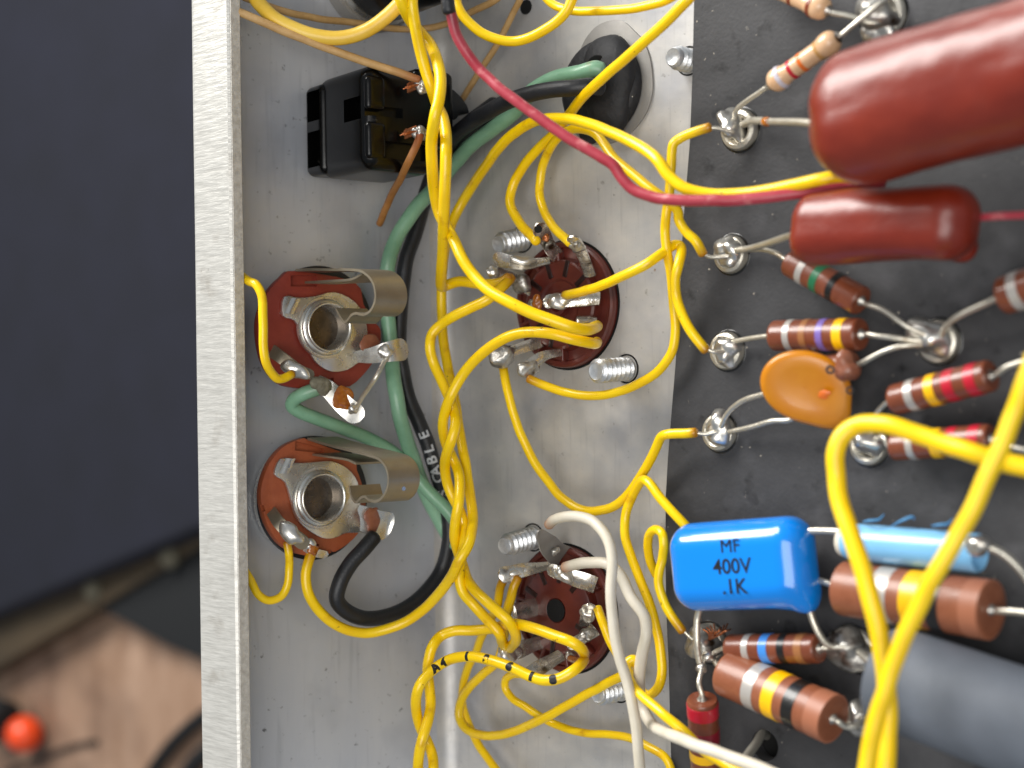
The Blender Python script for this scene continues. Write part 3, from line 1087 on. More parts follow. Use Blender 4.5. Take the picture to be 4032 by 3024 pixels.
# small dark hole with rust at the top
hp = F(2072, 28, .0)
lathe('floor_hole', hp, ZU, [(-.01, .11), (.012, .11), (.014, .08), (.014, .01)], 'hole_black', ch, 24)

# ================================================================== wires
YG = 'yellow hook-up wires'
YW = 'yellow_insulation'


def yw(pts, label, w_=39, **k):
    return wire(pts, w_, YW, label, YG, 'yellow_wire', **k)


# heater pair coming down from the top edge
wire([(1640, -60, 2.5), (1622, 0, 2.55), (1633, 90, 2.5), (1655, 199, 2.42), (1677, 282, 2.35), (1700, 350, 2.25), (1722, 415, 2.05), (1744, 462, 2.1), (1756, 530, 2.2), (1757, 600, 2.3), (1753, 727, 2.25), (1748, 853, 2.1),
      (1744, 980, 1.7), (1738, 1080, 1.4), (1738, 1124, 1.2), (1748, 1128, 1.05), (1770, 1119, .98), (1811, 1108, .95), (1874, 1115, .95), (1937, 1120, .95), (1978, 1112, .92), (2006, 1092, .85)], 46, YW,
     'yellow wire of the top twisted pair, ending in a sharp bend at the upper socket', YG, 'yellow_wire', burn=(0, .35), jitter=.006)
wire([(1560, -60, 2.5), (1582, 10, 2.5), (1612, 75, 2.32), (1655, 130, 2.12), (1690, 170, 2.15), (1718, 230, 2.25), (1734, 310, 2.35), (1728, 390, 2.45), (1712, 460, 2.5), (1700, 560, 2.35), (1703, 660, 2.2), (1712, 760, 1.95),
      (1730, 840, 1.8), (1762, 900, 1.8), (1790, 950, 1.85), (1822, 1022, 1.9), (1865, 1085, 1.9), (1925, 1144, 1.9), (2022, 1199, 1.85), (2100, 1235, 1.75), (2162, 1257, 1.65), (2254, 1289, 1.45), (2311, 1297, 1.2), (2342, 1288, .9), (2350, 1284, .6)], 46, YW,
     'yellow wire of the twisted pair from the top, sweeping across the upper socket', YG, 'yellow_wire', jitter=.006)
# pair leaving the first socket for the second
CCW = [(2350, 1347, .6), (2338, 1352, .9), (2265, 1338, 1.25), (2162, 1313, 1.45), (2060, 1310, 1.5), (1983, 1334, 1.55), (1906, 1385, 1.6), (1840, 1452, 1.62), (1800, 1512, 1.66), (1775, 1560, 1.7), (1753, 1615, 1.66), (1744, 1680, 1.55),
       (1754, 1740, 1.40), (1780, 1800, 1.32), (1806, 1862, 1.4), (1811, 1925, 1.52), (1806, 1985, 1.6), (1794, 2050, 1.6), (1790, 2115, 1.55), (1806, 2180, 1.42), (1824, 2230, 1.32), (1838, 2275, 1.36), (1866, 2318, 1.46), (1909, 2361, 1.52), (1957, 2404, 1.52),
       (2000, 2443, 1.45), (2026, 2486, 1.3), (2030, 2522, 1.1), (2012, 2545, .95), (2004, 2556, .85)]
wire(CCW, 42, YW, 'twisted yellow wire beginning as the big arch at the upper socket', YG, 'yellow_wire', jitter=.004)
wire([(2012, 1094, .8), (1978, 1128, 1.0), (1921, 1178, 1.2), (1853, 1212, 1.3), (1790, 1243, 1.38), (1739, 1276, 1.4), (1702, 1315, 1.42), (1693, 1368, 1.42), (1707, 1430, 1.42), (1735, 1492, 1.44), (1762, 1552, 1.45), (1786, 1610, 1.48), (1794, 1672, 1.6),
      (1778, 1732, 1.66), (1758, 1790, 1.6), (1752, 1840, 1.5), (1762, 1905, 1.4), (1785, 1962, 1.34), (1815, 2020, 1.34), (1830, 2085, 1.42), (1826, 2150, 1.5), (1815, 2210, 1.52), (1808, 2268, 1.5), (1822, 2330, 1.46), (1862, 2378, 1.34), (1905, 2425, 1.28),
      (1940, 2462, 1.26), (1968, 2496, 1.2), (1978, 2528, 1.05), (1994, 2550, .9)], 42, YW,
     'yellow wire of the lower twisted pair, beginning in a bend left of the upper socket', YG, 'yellow_wire', burn=(.4, 0), jitter=.004)
# long wire: from under the red capacitor round the arc, down behind the bundle to the lower jack
yw([(3380, 700, 1.0), (3332, 692, 1.15), (3247, 702, 1.3), (3118, 732, 1.35), (2924, 761, 1.4), (2794, 762, 1.5), (2695, 742, 1.6), (2630, 694, 1.65), (2590, 637, 1.65), (2560, 606, 1.6), (2446, 540, 1.45), (2297, 478, 1.25), (2190, 466, 1.1), (2100, 480, 1.0),
    (1998, 548, .85), (1899, 668, .6), (1820, 796, .5), (1781, 878, .6), (1756, 960, .75), (1742, 1060, .8), (1739, 1161, .8), (1741, 1233, .8), (1744, 1305, .85), (1752, 1377, .9), (1766, 1465, .95), (1788, 1570, 1.0), (1808, 1690, 1.0), (1830, 1800, 1.1), (1849, 1925, 1.2),
    (1862, 2040, 1.35), (1848, 2136, 1.62), (1810, 2205, 1.75), (1765, 2288, 1.6), (1696, 2376, 1.3), (1625, 2432, 1.0), (1551, 2468, .8), (1443, 2493, .6), (1334, 2468, .5), (1253, 2403, .45), (1213, 2333, .45), (1204, 2262, .45), (1222, 2190, .45), (1228, 2172, .45)],
   'long yellow wire looping below the thick black cable to the lower jack', 40, burn=(0, .3))
yw([(2735, -60, 1.2), (2715, -10, 1.3), (2675, 32, 1.3), (2595, 112, 1.25), (2496, 200, 1.2), (2396, 286, 1.1), (2297, 380, .95), (2237, 455, .75), (2180, 530, .6), (2123, 587, .5), (2062, 661, .45), (2022, 736, .45), (2008, 796, .5), (2029, 852, .6), (2075, 909, .75), (2112, 948, .85)],
   'straight yellow wire crossing the black grommet from the top right corner of the floor', 40)
yw([(2242, 956, .8), (2203, 919, .7), (2162, 866, .6), (2136, 811, .5), (2124, 750, .45), (2128, 690, .45), (2146, 622, .5), (2190, 550, .65), (2262, 508, .8), (2342, 527, .9), (2421, 622, 1.0), (2521, 711, 1.05), (2590, 765, 1.05), (2642, 800, .95), (2668, 835, .85),
    (2674, 872, .8), (2706, 920, .75), (2738, 952, .72), (2768, 1003, .62)], 'yellow wire arching above the upper socket and ending at the second eyelet', 38, burn=(0, .2), bare=[[(2764, 996, .62), (2800, 1012, .58), (2868, 1008, .5)]])
yw([(2790, 501, .75), (2735, 517, .8), (2678, 541, .85), (2652, 562, .9), (2644, 597, .9), (2642, 646, .9), (2637, 746, .9), (2626, 830, .9), (2622, 900, .85), (2628, 980, .8), (2640, 1057, .7), (2655, 1200, .55), (2662, 1288, .5), (2648, 1382, .5), (2598, 1457, .5), (2495, 1520, .5), (2367, 1557, .5),
    (2239, 1549, .55), (2140, 1516, .65), (2080, 1488, .75)], 'long yellow wire from the first eyelet curving under the upper socket', 38, burn=(.25, .3), bare=[[(2784, 502, .75), (2830, 505, .65), (2890, 522, .5)]])
yw([(2222, 1166, .62), (2290, 1150, .8), (2350, 1132, .95), (2418, 1104, 1.05), (2547, 1038, 1.05), (2620, 988, .8), (2660, 964, .65), (2680, 968, .62), (2684, 990, .68), (2672, 1045, .8), (2658, 1100, .8), (2662, 1165, .75), (2684, 1230, .75), (2720, 1303, .75), (2780, 1376, .65)],
   'yellow wire from the middle lug of the upper socket to the third eyelet', 40, burn=(.12, .15), bare=[[(2774, 1368, .65), (2806, 1384, .6), (2850, 1385, .48)]])
yw([(1980, 1432, .65), (1986, 1469, .7), (2009, 1571, .7), (2039, 1672, .65), (2073, 1756, .6), (2110, 1830, .55), (2169, 1914, .5), (2225, 1975, .5), (2278, 2008, .5), (2351, 2014, .5), (2443, 1978, .5), (2534, 1859, .55), (2588, 1760, .6), (2606, 1722, .65), (2628, 1712, .68), (2738, 1702, .62)],
   'yellow wire hanging in a wide U between the two sockets, ending at the fourth eyelet', 37, burn=(.25, .12), bare=[[(2730, 1702, .62), (2775, 1708, .55), (2820, 1700, .48)]])
# around the lower socket
yw([(1985, 2278, .85), (1972, 2306, .85), (1966, 2345, .8), (1960, 2390, .75), (1925, 2452, .6), (1896, 2509, .5), (1875, 2562, .45), (1841, 2626, .4), (1826, 2690, .35), (1824, 2776, .3), (1841, 2833, .3), (1862, 2889, .3), (1886, 2938, .3), (1920, 2987, .3), (1965, 3050, .3), (2000, 3100, .3)],
   'yellow wire running down behind the others to the bottom edge', 33, burn=(.35, 0))
yw([(2040, 2275, .75), (2024, 2312, .8), (2012, 2355, .8), (1998, 2400, .75), (1985, 2500, .5), (1965, 2590, .45), (1939, 2626, .45), (1893, 2663, .45), (1845, 2712, .42), (1814, 2769, .42), (1810, 2825, .42), (1836, 2870, .42), (1901, 2894, .42), (1976, 2891, .44), (2051, 2870, .46), (2127, 2836, .5), (2202, 2795, .5),
    (2277, 2752, .5), (2352, 2710, .5), (2415, 2675, .5), (2458, 2655, .55), (2485, 2650, .6)],
   'yellow wire making an open loop beneath the lower socket', 35, burn=(.35, 0))
yw([(2352, 2396, .55), (2375, 2460, .6), (2402, 2525, .55), (2430, 2575, .5), (2465, 2640, .45), (2500, 2690, .45), (2535, 2728, .5), (2566, 2732, .6), (2592, 2700, .65), (2603, 2640, .65), (2600, 2578, .65), (2584, 2476, .65), (2555, 2374, .65), (2518, 2286, .65), (2485, 2191, .65), (2463, 2117, .65), (2463, 2040, .6),
    (2490, 1958, .6), (2514, 1912, .65), (2532, 1892, .7), (2552, 1900, .75), (2607, 1975, .8), (2661, 2036, .8), (2710, 2085, .75), (2745, 2130, .7)],
   'yellow wire up along the board edge and under the blue capacitor', 38)
yw([(2508, 2660, .9), (2508, 2620, 1.0), (2496, 2596, 1.05), (2474, 2608, 1.1), (2468, 2640, 1.15), (2485, 2690, 1.2), (2539, 2752, 1.3), (2620, 2820, 1.4), (2695, 2883, 1.35), (2776, 2960, 1.2), (2880, 3024, 1.2), (2960, 3060, 1.2)],
   'yellow wire starting in a small hook, then running under the white wire', 40)
yw([(2584, 2262, .4), (2562, 2215, .5), (2551, 2160, .6), (2556, 2105, .7), (2580, 2083, .8), (2606, 2100, .85), (2614, 2140, .85), (2606, 2195, .8), (2594, 2250, .8), (2594, 2300, .78), (2613, 2361, .75), (2650, 2429, .72), (2688, 2482, .65)],
   'yellow wire with a small loop just left of the blue capacitor', 37, burn=(0, .3), bare=[[(2684, 2476, .65), (2715, 2508, .6), (2760, 2545, .5)]])
yw([(2085, 2655, .55), (2050, 2654, .5), (2012, 2657, .45), (1988, 2676, .42), (1986, 2712, .4), (2014, 2750, .38), (2070, 2787, .36), (2127, 2821, .34), (2170, 2845, .3), (2239, 2872, .3), (2315, 2889, .3), (2400, 2893, .32), (2471, 2903, .35), (2552, 2937, .4), (2620, 2984, .4), (2645, 3040, .35), (2655, 3090, .3)],
   'dull yellow wire lying on the floor at the bottom, running to the board edge', 32)
# printed wire and its partner
PRW, prp, prr = yw([(2300, 2598, 1.0), (2284, 2618, 1.15), (2258, 2640, 1.3), (2202, 2671, 1.42), (2145, 2678, 1.5), (2089, 2663, 1.55), (2014, 2628, 1.6), (1938, 2602, 1.62), (1863, 2586, 1.62), (1788, 2592, 1.62), (1732, 2618, 1.62), (1687, 2654, 1.62), (1653, 2698, 1.6), (1638, 2750, 1.52), (1640, 2806, 1.42), (1656, 2866, 1.36),
              (1685, 2926, 1.38), (1704, 2983, 1.5), (1706, 3040, 1.6), (1695, 3100, 1.6)], 'yellow wire printed with small black characters, below the lower socket', 42, burn=(.35, 0), jitter=.004)
yw([(2300, 2574, 1.0), (2284, 2550, 1.2), (2250, 2528, 1.3), (2183, 2502, 1.32), (2108, 2475, 1.3), (2036, 2458, 1.2), (1990, 2462, 1.05), (1938, 2475, 1.05), (1863, 2482, 1.15), (1788, 2484, 1.3), (1737, 2504, 1.4), (1704, 2545, 1.45), (1690, 2590, 1.42), (1684, 2640, 1.38), (1692, 2710, 1.42), (1696, 2776, 1.5), (1685, 2840, 1.56),
    (1664, 2908, 1.58), (1651, 2964, 1.52), (1646, 3040, 1.42), (1655, 3100, 1.4)], 'plain yellow wire twisted with the printed one at the bottom', 42, burn=(.35, 0), jitter=.004)
tube('bare_joint', [F(2305, 2566, 1.0), F(2306, 2585, .95), F(2296, 2606, .95), F(2270, 2600, .7), F(2245, 2592, .6)], .05, 'flux', S2, 10, 5)

# jack wires
yw([(930, 1062, .55), (955, 1088, .6), (980, 1106, .75), (1008, 1120, .9), (1030, 1167, 1.0), (1037, 1266, 1.05), (1039, 1357, 1.05), (1048, 1425, 1.02), (1070, 1468, .95), (1092, 1490, .92), (1118, 1488, .9), (1150, 1472, .88)],
   'short yellow wire standing along the left side of the upper jack', 36, fn=W, burn=(0, .12))
yw([(1132, 2140, .55), (1138, 2180, .55), (1140, 2240, .5), (1133, 2305, .48), (1108, 2350, .45), (1063, 2365, .42), (1022, 2340, .4), (992, 2289, .4), (960, 2240, .4), (930, 2190, .4)],
   'short yellow U-shaped wire from the lower jack to the rim', 33, fn=W, burn=(.15, 0))
# top wires
yw([(1810, -70, 1.9), (1799, 0, 1.9), (1814, 45, 1.9), (1844, 85, 1.85), (1899, 129, 1.75), (1974, 159, 1.65), (2048, 159, 1.55), (2123, 129, 1.5), (2182, 90, 1.45), (2230, 42, 1.42), (2256, -10, 1.4), (2270, -60, 1.4)],
   'yellow wire hanging in a U at the top edge beside the red wire', 40)
yw([(2120, -50, 1.0), (2162, 2, 1.05), (2202, 28, 1.1), (2262, 45, 1.1), (2346, 47, 1.1), (2471, 36, 1.1), (2600, 8, 1.1), (2680, -30, 1.1)],
   'yellow wire running level along the top edge above the grommet', 36)
wire([(985, -70, .5), (1003, -10, .6), (1030, 25, .7), (1076, 68, .85), (1143, 109, 1.0), (1234, 140, 1.2), (1324, 149, 1.4), (1415, 131, 1.6), (1483, 95, 1.8), (1550, 41, 2.0), (1590, 0, 2.1), (1630, -60, 2.2)], 58, 'pale_yellow',
     'thick pale yellow wire sagging across the top of the side wall', None, 'pale_yellow_wire', fn=W)
TG = 'tan cloth-covered leads'
wire([(900, 30, .6), (954, 54, .75), (1076, 104, .95), (1257, 176, 1.25), (1437, 244, 1.55), (1573, 289, 1.8), (1650, 318, 1.95)], 33, 'tan_cloth', 'tan cloth lead running from the rim to the top of the black outlet', TG, 'tan_wire', fn=W, burn=(0, .5))
wire([(960, -10, .4), (1050, 24, .45), (1143, 50, .5), (1257, 72, .5), (1370, 86, .5), (1480, 104, .5), (1573, 116, .5), (1680, 112, .6), (1760, 92, .7), (1839, 55, .8), (1949, 0, .9), (2010, -40, .9)], 27, 'tan_cloth',
     'tan lead passing behind the thick pale yellow wire at the top', TG, 'tan_wire')
wire([(2075, -60, .5), (2048, 0, .45), (1998, 99, .4), (1949, 189, .38), (1899, 264, .36), (1829, 373, .36), (1790, 430, .36)], 26, 'tan_cloth', 'tan lead lying on the floor beneath the red wire near the top', TG, 'tan_wire')
wire([(1654, 530, 1.98), (1642, 565, 1.97), (1612, 625, 1.9), (1585, 680, 1.6), (1540, 771, .8), (1493, 880, .28)], 30, 'brown_cloth', 'short brown lead slanting down from the black outlet to the wall', TG, 'tan_wire', fn=W, burn=(.45, 0))

# green, black, red
wire([(2370, 275, .55), (2347, 268, .6), (2289, 286, .65), (2217, 300, .65), (2145, 326, .65), (2085, 365, .65), (2023, 440, .6), (1949, 502, .55), (1860, 568, .5), (1780, 655, .5), (1705, 750, .5), (1655, 802, .5), (1612, 860, .5), (1558, 945, .42), (1530, 1030, .42), (1520, 1120, .38), (1524, 1200, .38), (1532, 1290, .38),
      (1546, 1440, .42), (1560, 1550, .6), (1582, 1660, .6), (1606, 1750, .5), (1640, 1850, .4), (1690, 1970, .36), (1750, 2080, .4), (1790, 2150, .4)], 60, 'green_insulation',
     'long green wire from the grommet curving down past both jacks', 'green wires', 'green_wire', jitter=.02)
wire([(1290, 1515, .85), (1250, 1532, .75), (1194, 1552, .6), (1158, 1574, .45), (1150, 1598, .38), (1178, 1620, .38), (1226, 1640, .38), (1300, 1668, .36), (1416, 1712, .36), (1497, 1750, .36), (1560, 1792, .4), (1630, 1872, .7), (1703, 1953, .85), (1760, 2008, .9), (1800, 2060, .8)], 54, 'green_insulation',
     'green wire with a sharp bend below the upper jack', 'green wires', 'green_wire', burn=(.35, 0), jitter=.008)
blob('frayed_end', W(1262, 1512, .9), (WT, YV, WN), (.16, .12, .08), 'residue', J1, .6, 19)
BKC, bkp, bkr = wire([(2365, 345, .7), (2325, 338, .85), (2253, 346, 1.0), (2145, 358, 1.05), (2054, 380, 1.05), (1998, 400, 1.0), (1924, 440, .95), (1849, 485, .85), (1790, 535, .75), (1740, 610, .6), (1690, 720, .4), (1660, 830, .34), (1635, 920, .33), (1600, 1020, .33), (1585, 1120, .33), (1575, 1250, .33), (1573, 1380, .33),
      (1590, 1480, .35), (1612, 1571, .4), (1646, 1651, .42), (1680, 1735, .44), (1705, 1820, .45), (1731, 1900, .45), (1752, 1970, .45), (1768, 2060, .45), (1768, 2133, .45), (1741, 2242, .45), (1677, 2333, .45), (1580, 2405, .45), (1458, 2437, .45), (1370, 2412, .5), (1326, 2360, .55), (1340, 2290, .6), (1380, 2220, .65),
      (1440, 2151, .72), (1475, 2110, .75)], 60, 'black_rubber', 'thick black cable from the grommet looping round to the lower jack, printed with white letters', None, 'black_cable', sub=7, burn=(0, .6), jitter=.01)
wire([(1960, 425, .45), (1900, 470, .5), (1850, 510, .5), (1800, 560, .4), (1760, 600, .35)], 100, 'black_rubber', 'short black sheath beneath the black cable beside the outlet', None, 'black_sheath')
RW, rp_, rr_ = wire([(1758, -60, 2.9), (1765, 0, 2.9), (1776, 60, 2.85), (1794, 134, 2.8), (1839, 214, 2.7), (1899, 283, 2.6), (1973, 350, 2.55), (2073, 425, 2.45), (2172, 494, 2.35), (2272, 564, 2.25), (2360, 620, 2.15), (2412, 655, 2.1), (2446, 705, 2.05), (2490, 748, 2.0), (2560, 774, 1.95), (2640, 787, 1.9),
      (2794, 788, 1.75), (2924, 785, 1.6), (3118, 764, 1.35), (3247, 742, 1.1), (3360, 722, .9), (3480, 716, .85)], 45, 'red_insulation', 'red wire sweeping from the top edge to the big red capacitor', None, 'red_wire', burn=(.9, 0))
tube('dark_sleeve', [P(1752, -80, 2.9), P(1760, -20, 2.92), P(1768, 45, 2.9)], rr_*1.25, 'black_rubber', RW, 14, 4)
tube('red_lead', [B(3800, 862, .75), B(3900, 852, .8), B(4080, 845, .8)], .045, 'red_insulation', None)
tag(bpy.data.objects['red_lead'], 'thin dull red lead leaving the smaller red capacitor to the right', 'wire')

# white wires
WG = 'off-white wires'
wire([(2162, 2066, .95), (2180, 2048, 1.1), (2216, 2036, 1.2), (2278, 2036, 1.25), (2340, 2064, 1.3), (2388, 2125, 1.35), (2406, 2205, 1.4), (2404, 2307, 1.45), (2413, 2442, 1.45), (2440, 2578, 1.4), (2474, 2700, 1.35), (2501, 2849, 1.3), (2520, 3030, 1.25), (2526, 3110, 1.2)], 44, 'white_insulation',
     'off-white wire arching over the lower socket and running straight down', WG, 'white_wire', burn=(.4, 0))
wire([(2226, 2234, .75), (2262, 2224, .85), (2312, 2218, .95), (2386, 2222, 1.0), (2440, 2262, 1.0), (2486, 2354, 1.0), (2535, 2425, 1.0), (2546, 2496, 1.05), (2526, 2584, 1.05), (2518, 2679, 1.0), (2532, 2790, .95), (2566, 2849, 1.05), (2620, 2884, 1.3), (2701, 2916, 1.65), (2776, 2944, 1.75), (2878, 2980, 1.75), (2985, 3020, 1.75), (3080, 3060, 1.75)], 46,
         'white_insulation', 'off-white wire with a bulge to the right, crossing onto the board at the bottom', WG, 'white_wire', burn=(.3, 0))
# thick yellow pair in front of the board
wire([(4120, 1850, 1.8), (4032, 1834, 1.85), (3948, 1817, 1.9), (3851, 1788, 1.95), (3731, 1750, 1.95), (3634, 1716, 1.95), (3538, 1682, 2.0), (3451, 1666, 2.0), (3374, 1673, 2.0), (3316, 1714, 2.05), (3287, 1788, 2.1), (3290, 1875, 2.1), (3308, 1980, 2.15), (3354, 2110, 2.25), (3404, 2260, 2.3), (3438, 2390, 2.3),
      (3465, 2510, 2.25), (3484, 2650, 2.2), (3496, 2780, 2.15), (3494, 2900, 2.2), (3486, 3040, 2.3), (3480, 3110, 2.3)], 74, 'yellow_thick', 'thick yellow wire bent round the end of a resistor, left leg of the V', 'thick yellow wires over the board', 'thick_yellow_wire')
wire([(4075, 1400, 2.3), (4036, 1516, 2.35), (3996, 1634, 2.35), (3948, 1755, 2.4), (3890, 1875, 2.45), (3842, 1990, 2.5), (3768, 2123, 2.55), (3694, 2247, 2.6), (3626, 2370, 2.6), (3564, 2494, 2.6), (3516, 2617, 2.6), (3478, 2750, 2.6), (3446, 2864, 2.6), (3412, 3030, 2.6), (3396, 3110, 2.6)], 72,
     'yellow_thick', 'thick yellow wire slanting across the right side, right leg of the V', 'thick yellow wires over the board', 'thick_yellow_wire')


# lettering wrapped on round wires
def wrap_text(s, path, r, k, size, mt, parent, flip=1, side=0.):
    q = spline(path, 6)
    i = min(range(1, len(q)-1), key=lambda n: (q[n]-k).length)
    c = q[i]
    t = (q[i+1]-q[i-1]).normalized()*flip
    vw = view(c)
    n0 = (vw-t*vw.dot(t)).normalized()
    b_ = n0.cross(t)
    rr = r+.004

    def mp(x, y, z):
        a = y/rr + side
        return c + t*x + (n0*math.cos(a)+b_*math.sin(a))*(rr+z)
    return text('printed_letter', s, size, mp, mt, parent, .004, .016 if mt == 'ink' else .006, 4)


for (u, v), s in (((1687, 2660), 'A'), ((1765, 2604), '\u2022'), ((1850, 2588), '1'), ((1930, 2600), '3'), ((2012, 2627), '6'), ((2092, 2664), '1'), ((2170, 2676), '8')):
    if s == '\u2022':
        s = '4'
    wrap_text(s, prp, prr, F(u, v, 1.6), .17, 'ink', PRW, -1)
for (u, v), s in (((1740, 1935), 'S'), ((1725, 1880), 'C'), ((1712, 1843), 'A'), ((1700, 1806), 'B'), ((1688, 1765), 'L'), ((1668, 1710), 'E')):
    wrap_text(s, bkp, bkr, P(u, v, .45), .225, 'ink_white', BKC, -1)

# ================================================================== parts on the board
RG = 'brown carbon resistors on the board'


def resistor(a, b, ha, hb, dia, bands, leads, label, body='resistor_brown', group=RG, style='comp', cap=None):
    A, Bp = B(a[0], a[1], ha), B(b[0], b[1], hb)
    ax = (Bp-A).normalized()
    L = (Bp-A).length
    r = cm(dia, A.lerp(Bp, .5))/2
    t = thing('resistor', A.lerp(Bp, .5), label, 'resistor', group)
    if style == 'comp':
        prof = [(.004, .01), (.004, r*.55), (.0, r*.80), (.004, r*.93), (.02, r*.985), (.05, r), (L*.5, r*1.004), (L-.05, r), (L-.02, r*.985), (L-.004, r*.93), (L, r*.80), (L-.004, r*.55), (L-.004, .01)]

        def rad(f):
            return r
    else:
        N = 36
        prof = [(0, .01)]
        cl = .27

        def rad(f):
            f = min(max(f, 0), 1)
            e = min(f, 1-f)
            rb = r*.80
            if e < cl:
                q = (e/cl)
                bulge = math.sqrt(max(0, 1-(1-min(1, q*2.2))**2)) if q*2.2 < 1 else 1
                k = 1 if q < .62 else 1-(q-.62)/.38
                k = k*k*(3-2*k)
                return max(.01, (rb+(r-rb)*k)*bulge)
            return rb
        for k in range(1, N):
            prof.append((L*k/N, rad(k/N)))
        prof.append((L, .01))
    lathe('body', A, ax, prof, body, t, 40)
    for f0, f1, c in bands:
        pr = [(L*f0-.004, rad(f0)*.98)]
        for k in range(5):
            f = f0+(f1-f0)*k/4
            pr.append((L*f, rad(f)*1.0+.006))
        pr.append((L*f1+.004, rad(f1)*.98))
        lathe('colour_band', A, ax, pr, 'paint_'+c if not c.startswith('@') else c[1:], t, 40)
    for k, pts in enumerate(leads):
        e = A if k == 0 else Bp
        sgn = -1 if k == 0 else 1
        q = [e - ax*sgn*.05, e+ax*sgn*.06] + [B(*p) for p in pts]
        lr = .035 if style != 'big' else .045
        lo = tube('lead', q, .040 if dia > 150 else .034, 'tinned_lead', t, 12, 5, .004, None)
        # small meniscus where the lead leaves the body
        lathe('lead_collar', e, ax*sgn, [(-.01, .075), (.01, .06), (.04, .042), (.05, .036)], 'solder_dull', t, 16)
    return t


def lead_only(pts, parent, r=.036, nm='lead', mt='tinned_lead'):
    return tube(nm, [B(*p) for p in pts], r, mt, parent, 12, 5, .004, None)


resistor((3030, 337), (3302, 145), .42, .50, 97, [(.17, .215, 'lavender'), (.33, .375, 'red'), (.48, .525, 'orange'), (.72, .76, 'tangold')],
         [[(2990, 365, .38), (2898, 436, .25), (2895, 470, .18)], [(3380, 82, .5), (3462, 14, .4), (3500, -10, .3)]],
         'tan resistor with orange and red bands above the first eyelet', 'resistor_tan', 'tan dog-bone resistors at the top', 'film')
resistor((2960, -92), (3264, 44), .42, .45, 100, [(.15, .20, 'orange'), (.33, .39, 'tangold'), (.55, .59, 'brown'), (.80, .845, 'brown')],
         [[(2900, -120, .3)], [(3340, 62, .4), (3440, 92, .3), (3475, 80, .22)]],
         'tan resistor cut off by the top edge', 'resistor_tan', 'tan dog-bone resistors at the top', 'film')
resistor((3112, 1032), (3392, 1186), .36, .42, 118, [(.20, .28, 'silver'), (.40, .49, 'green'), (.63, .71, 'black')],
         [[(3060, 1000, .3), (3010, 984, .22), (2930, 985, .15)], [(3480, 1222, .45), (3571, 1284, .4), (3660, 1325, .25)]],
         'brown resistor with white, green and black bands, under the small red capacitor')
resistor((3050, 1322), (3392, 1316), .34, .40, 126, [(.19, .26, 'silver'), (.38, .45, 'gold'), (.575, .645, 'violet'), (.76, .86, 'yellow')],
         [[(2980, 1328, .28), (2878, 1346, .16)], [(3450, 1322, .42), (3539, 1332, .38), (3640, 1345, .25)]],
         'brown resistor with white, violet and yellow bands, level with the third eyelet')
resistor((3170, 1468), (3360, 1438), .26, .34, 118, [(.2, .3, 'silver')],
         [[(3100, 1480, .2)], [(3400, 1425, .4), (3470, 1388, .4), (3552, 1362, .38), (3640, 1358, .22)]],
         'brown resistor mostly hidden behind the orange disc', 'ceramic_brown')
resistor((3520, 1575), (3905, 1478), .36, .46, 126, [(.19, .27, 'silver'), (.40, .49, 'yellow'), (.58, .68, 'red'), (.80, .90, 'red')],
         [[(3470, 1605, .3), (3438, 1650, .22), (3430, 1720, .15)], [(3960, 1448, .5), (4032, 1422, .5), (4110, 1395, .45)]],
         'brown resistor with white, yellow and two red bands, tilted and fully uncovered')
resistor((3520, 1758), (3905, 1728), .32, .36, 116, [(.19, .26, 'silver'), (.43, .52, 'yellow'), (.60, .69, 'red'), (.82, .92, 'red')],
         [[(3480, 1722, .3), (3450, 1725, .2)], [(3960, 1752, .4), (4032, 1772, .4), (4110, 1790, .35)]],
         'brown resistor with two red bands, partly covered by the bent thick yellow wire')
resistor((3950, 1165), (4330, 1040), .50, .60, 158, [(.14, .24, 'silver'), (.4, .5, 'red')],
         [[(3890, 1190, .46), (3765, 1250, .38), (3720, 1290, .25), (3710, 1320, .2)], [(4400, 1020, .5)]],
         'large brown resistor cut off by the right edge')
resistor((3322, 2315), (3905, 2402), .55, .70, 226, [(.285, .40, 'silver'), (.49, .60, 'yellow'), (.66, .745, 'black'), (.88, .995, '@end_cap_pale')],
         [[(3240, 2290, .5), (3150, 2270, .45)], [(3980, 2408, .7), (4110, 2420, .7)]],
         'largest brown resistor, with white, yellow and black bands, right of the blue capacitor', 'resistor_brown_big')
resistor((2862, 2650), (3282, 2832), .50, .68, 190, [(.285, .385, 'silver'), (.47, .575, 'yellow'), (.66, .76, 'black'), (.86, .995, '@end_cap_pale')],
         [[(2820, 2610, .4), (2800, 2580, .3)], [(3330, 2860, .6), (3372, 2858, .5), (3410, 2830, .3)]],
         'thick brown resistor slanting down to the right at the bottom', 'resistor_brown_big')
resistor((2876, 2553), (3228, 2553), .40, .44, 116, [(.215, .285, 'silver'), (.41, .50, 'blue'), (.615, .69, 'black'), (.8, .88, 'gold')],
         [[(2840, 2556, .38), (2800, 2578, .35)], [(3270, 2550, .4), (3330, 2550, .35)]],
         'brown resistor with a blue band, just under the blue capacitor')
R11 = resistor((2765, 2752), (2782, 3060), .70, .30, 122, [(.05, .20, 'red'), (.36, .50, 'darkred'), (.63, .73, 'yellow'), (.90, .99, 'silver')],
               [[(2752, 2690, .72), (2762, 2640, .6), (2770, 2590, .45)], [(2790, 3140, .25)]],
               'upright dark red banded resistor beside the board edge at the bottom', 'resistor_brown')
blob('solder_joint', B(2762, 2632, .55), (V((1, 0, 0)), YV, ZU), (.07, .07, .07), 'solder_dull', R11, .3, 5)
for k in range(9):
    a = k*.5
    tube('frayed_strand', [B(2790, 2520, .25), B(2785+k*9, 2490-4*(k % 3), .4+.02*k), B(2765+k*14, 2478-7*(k % 4), .38)], .012, 'copper', E8, 6, 4, .02, None)
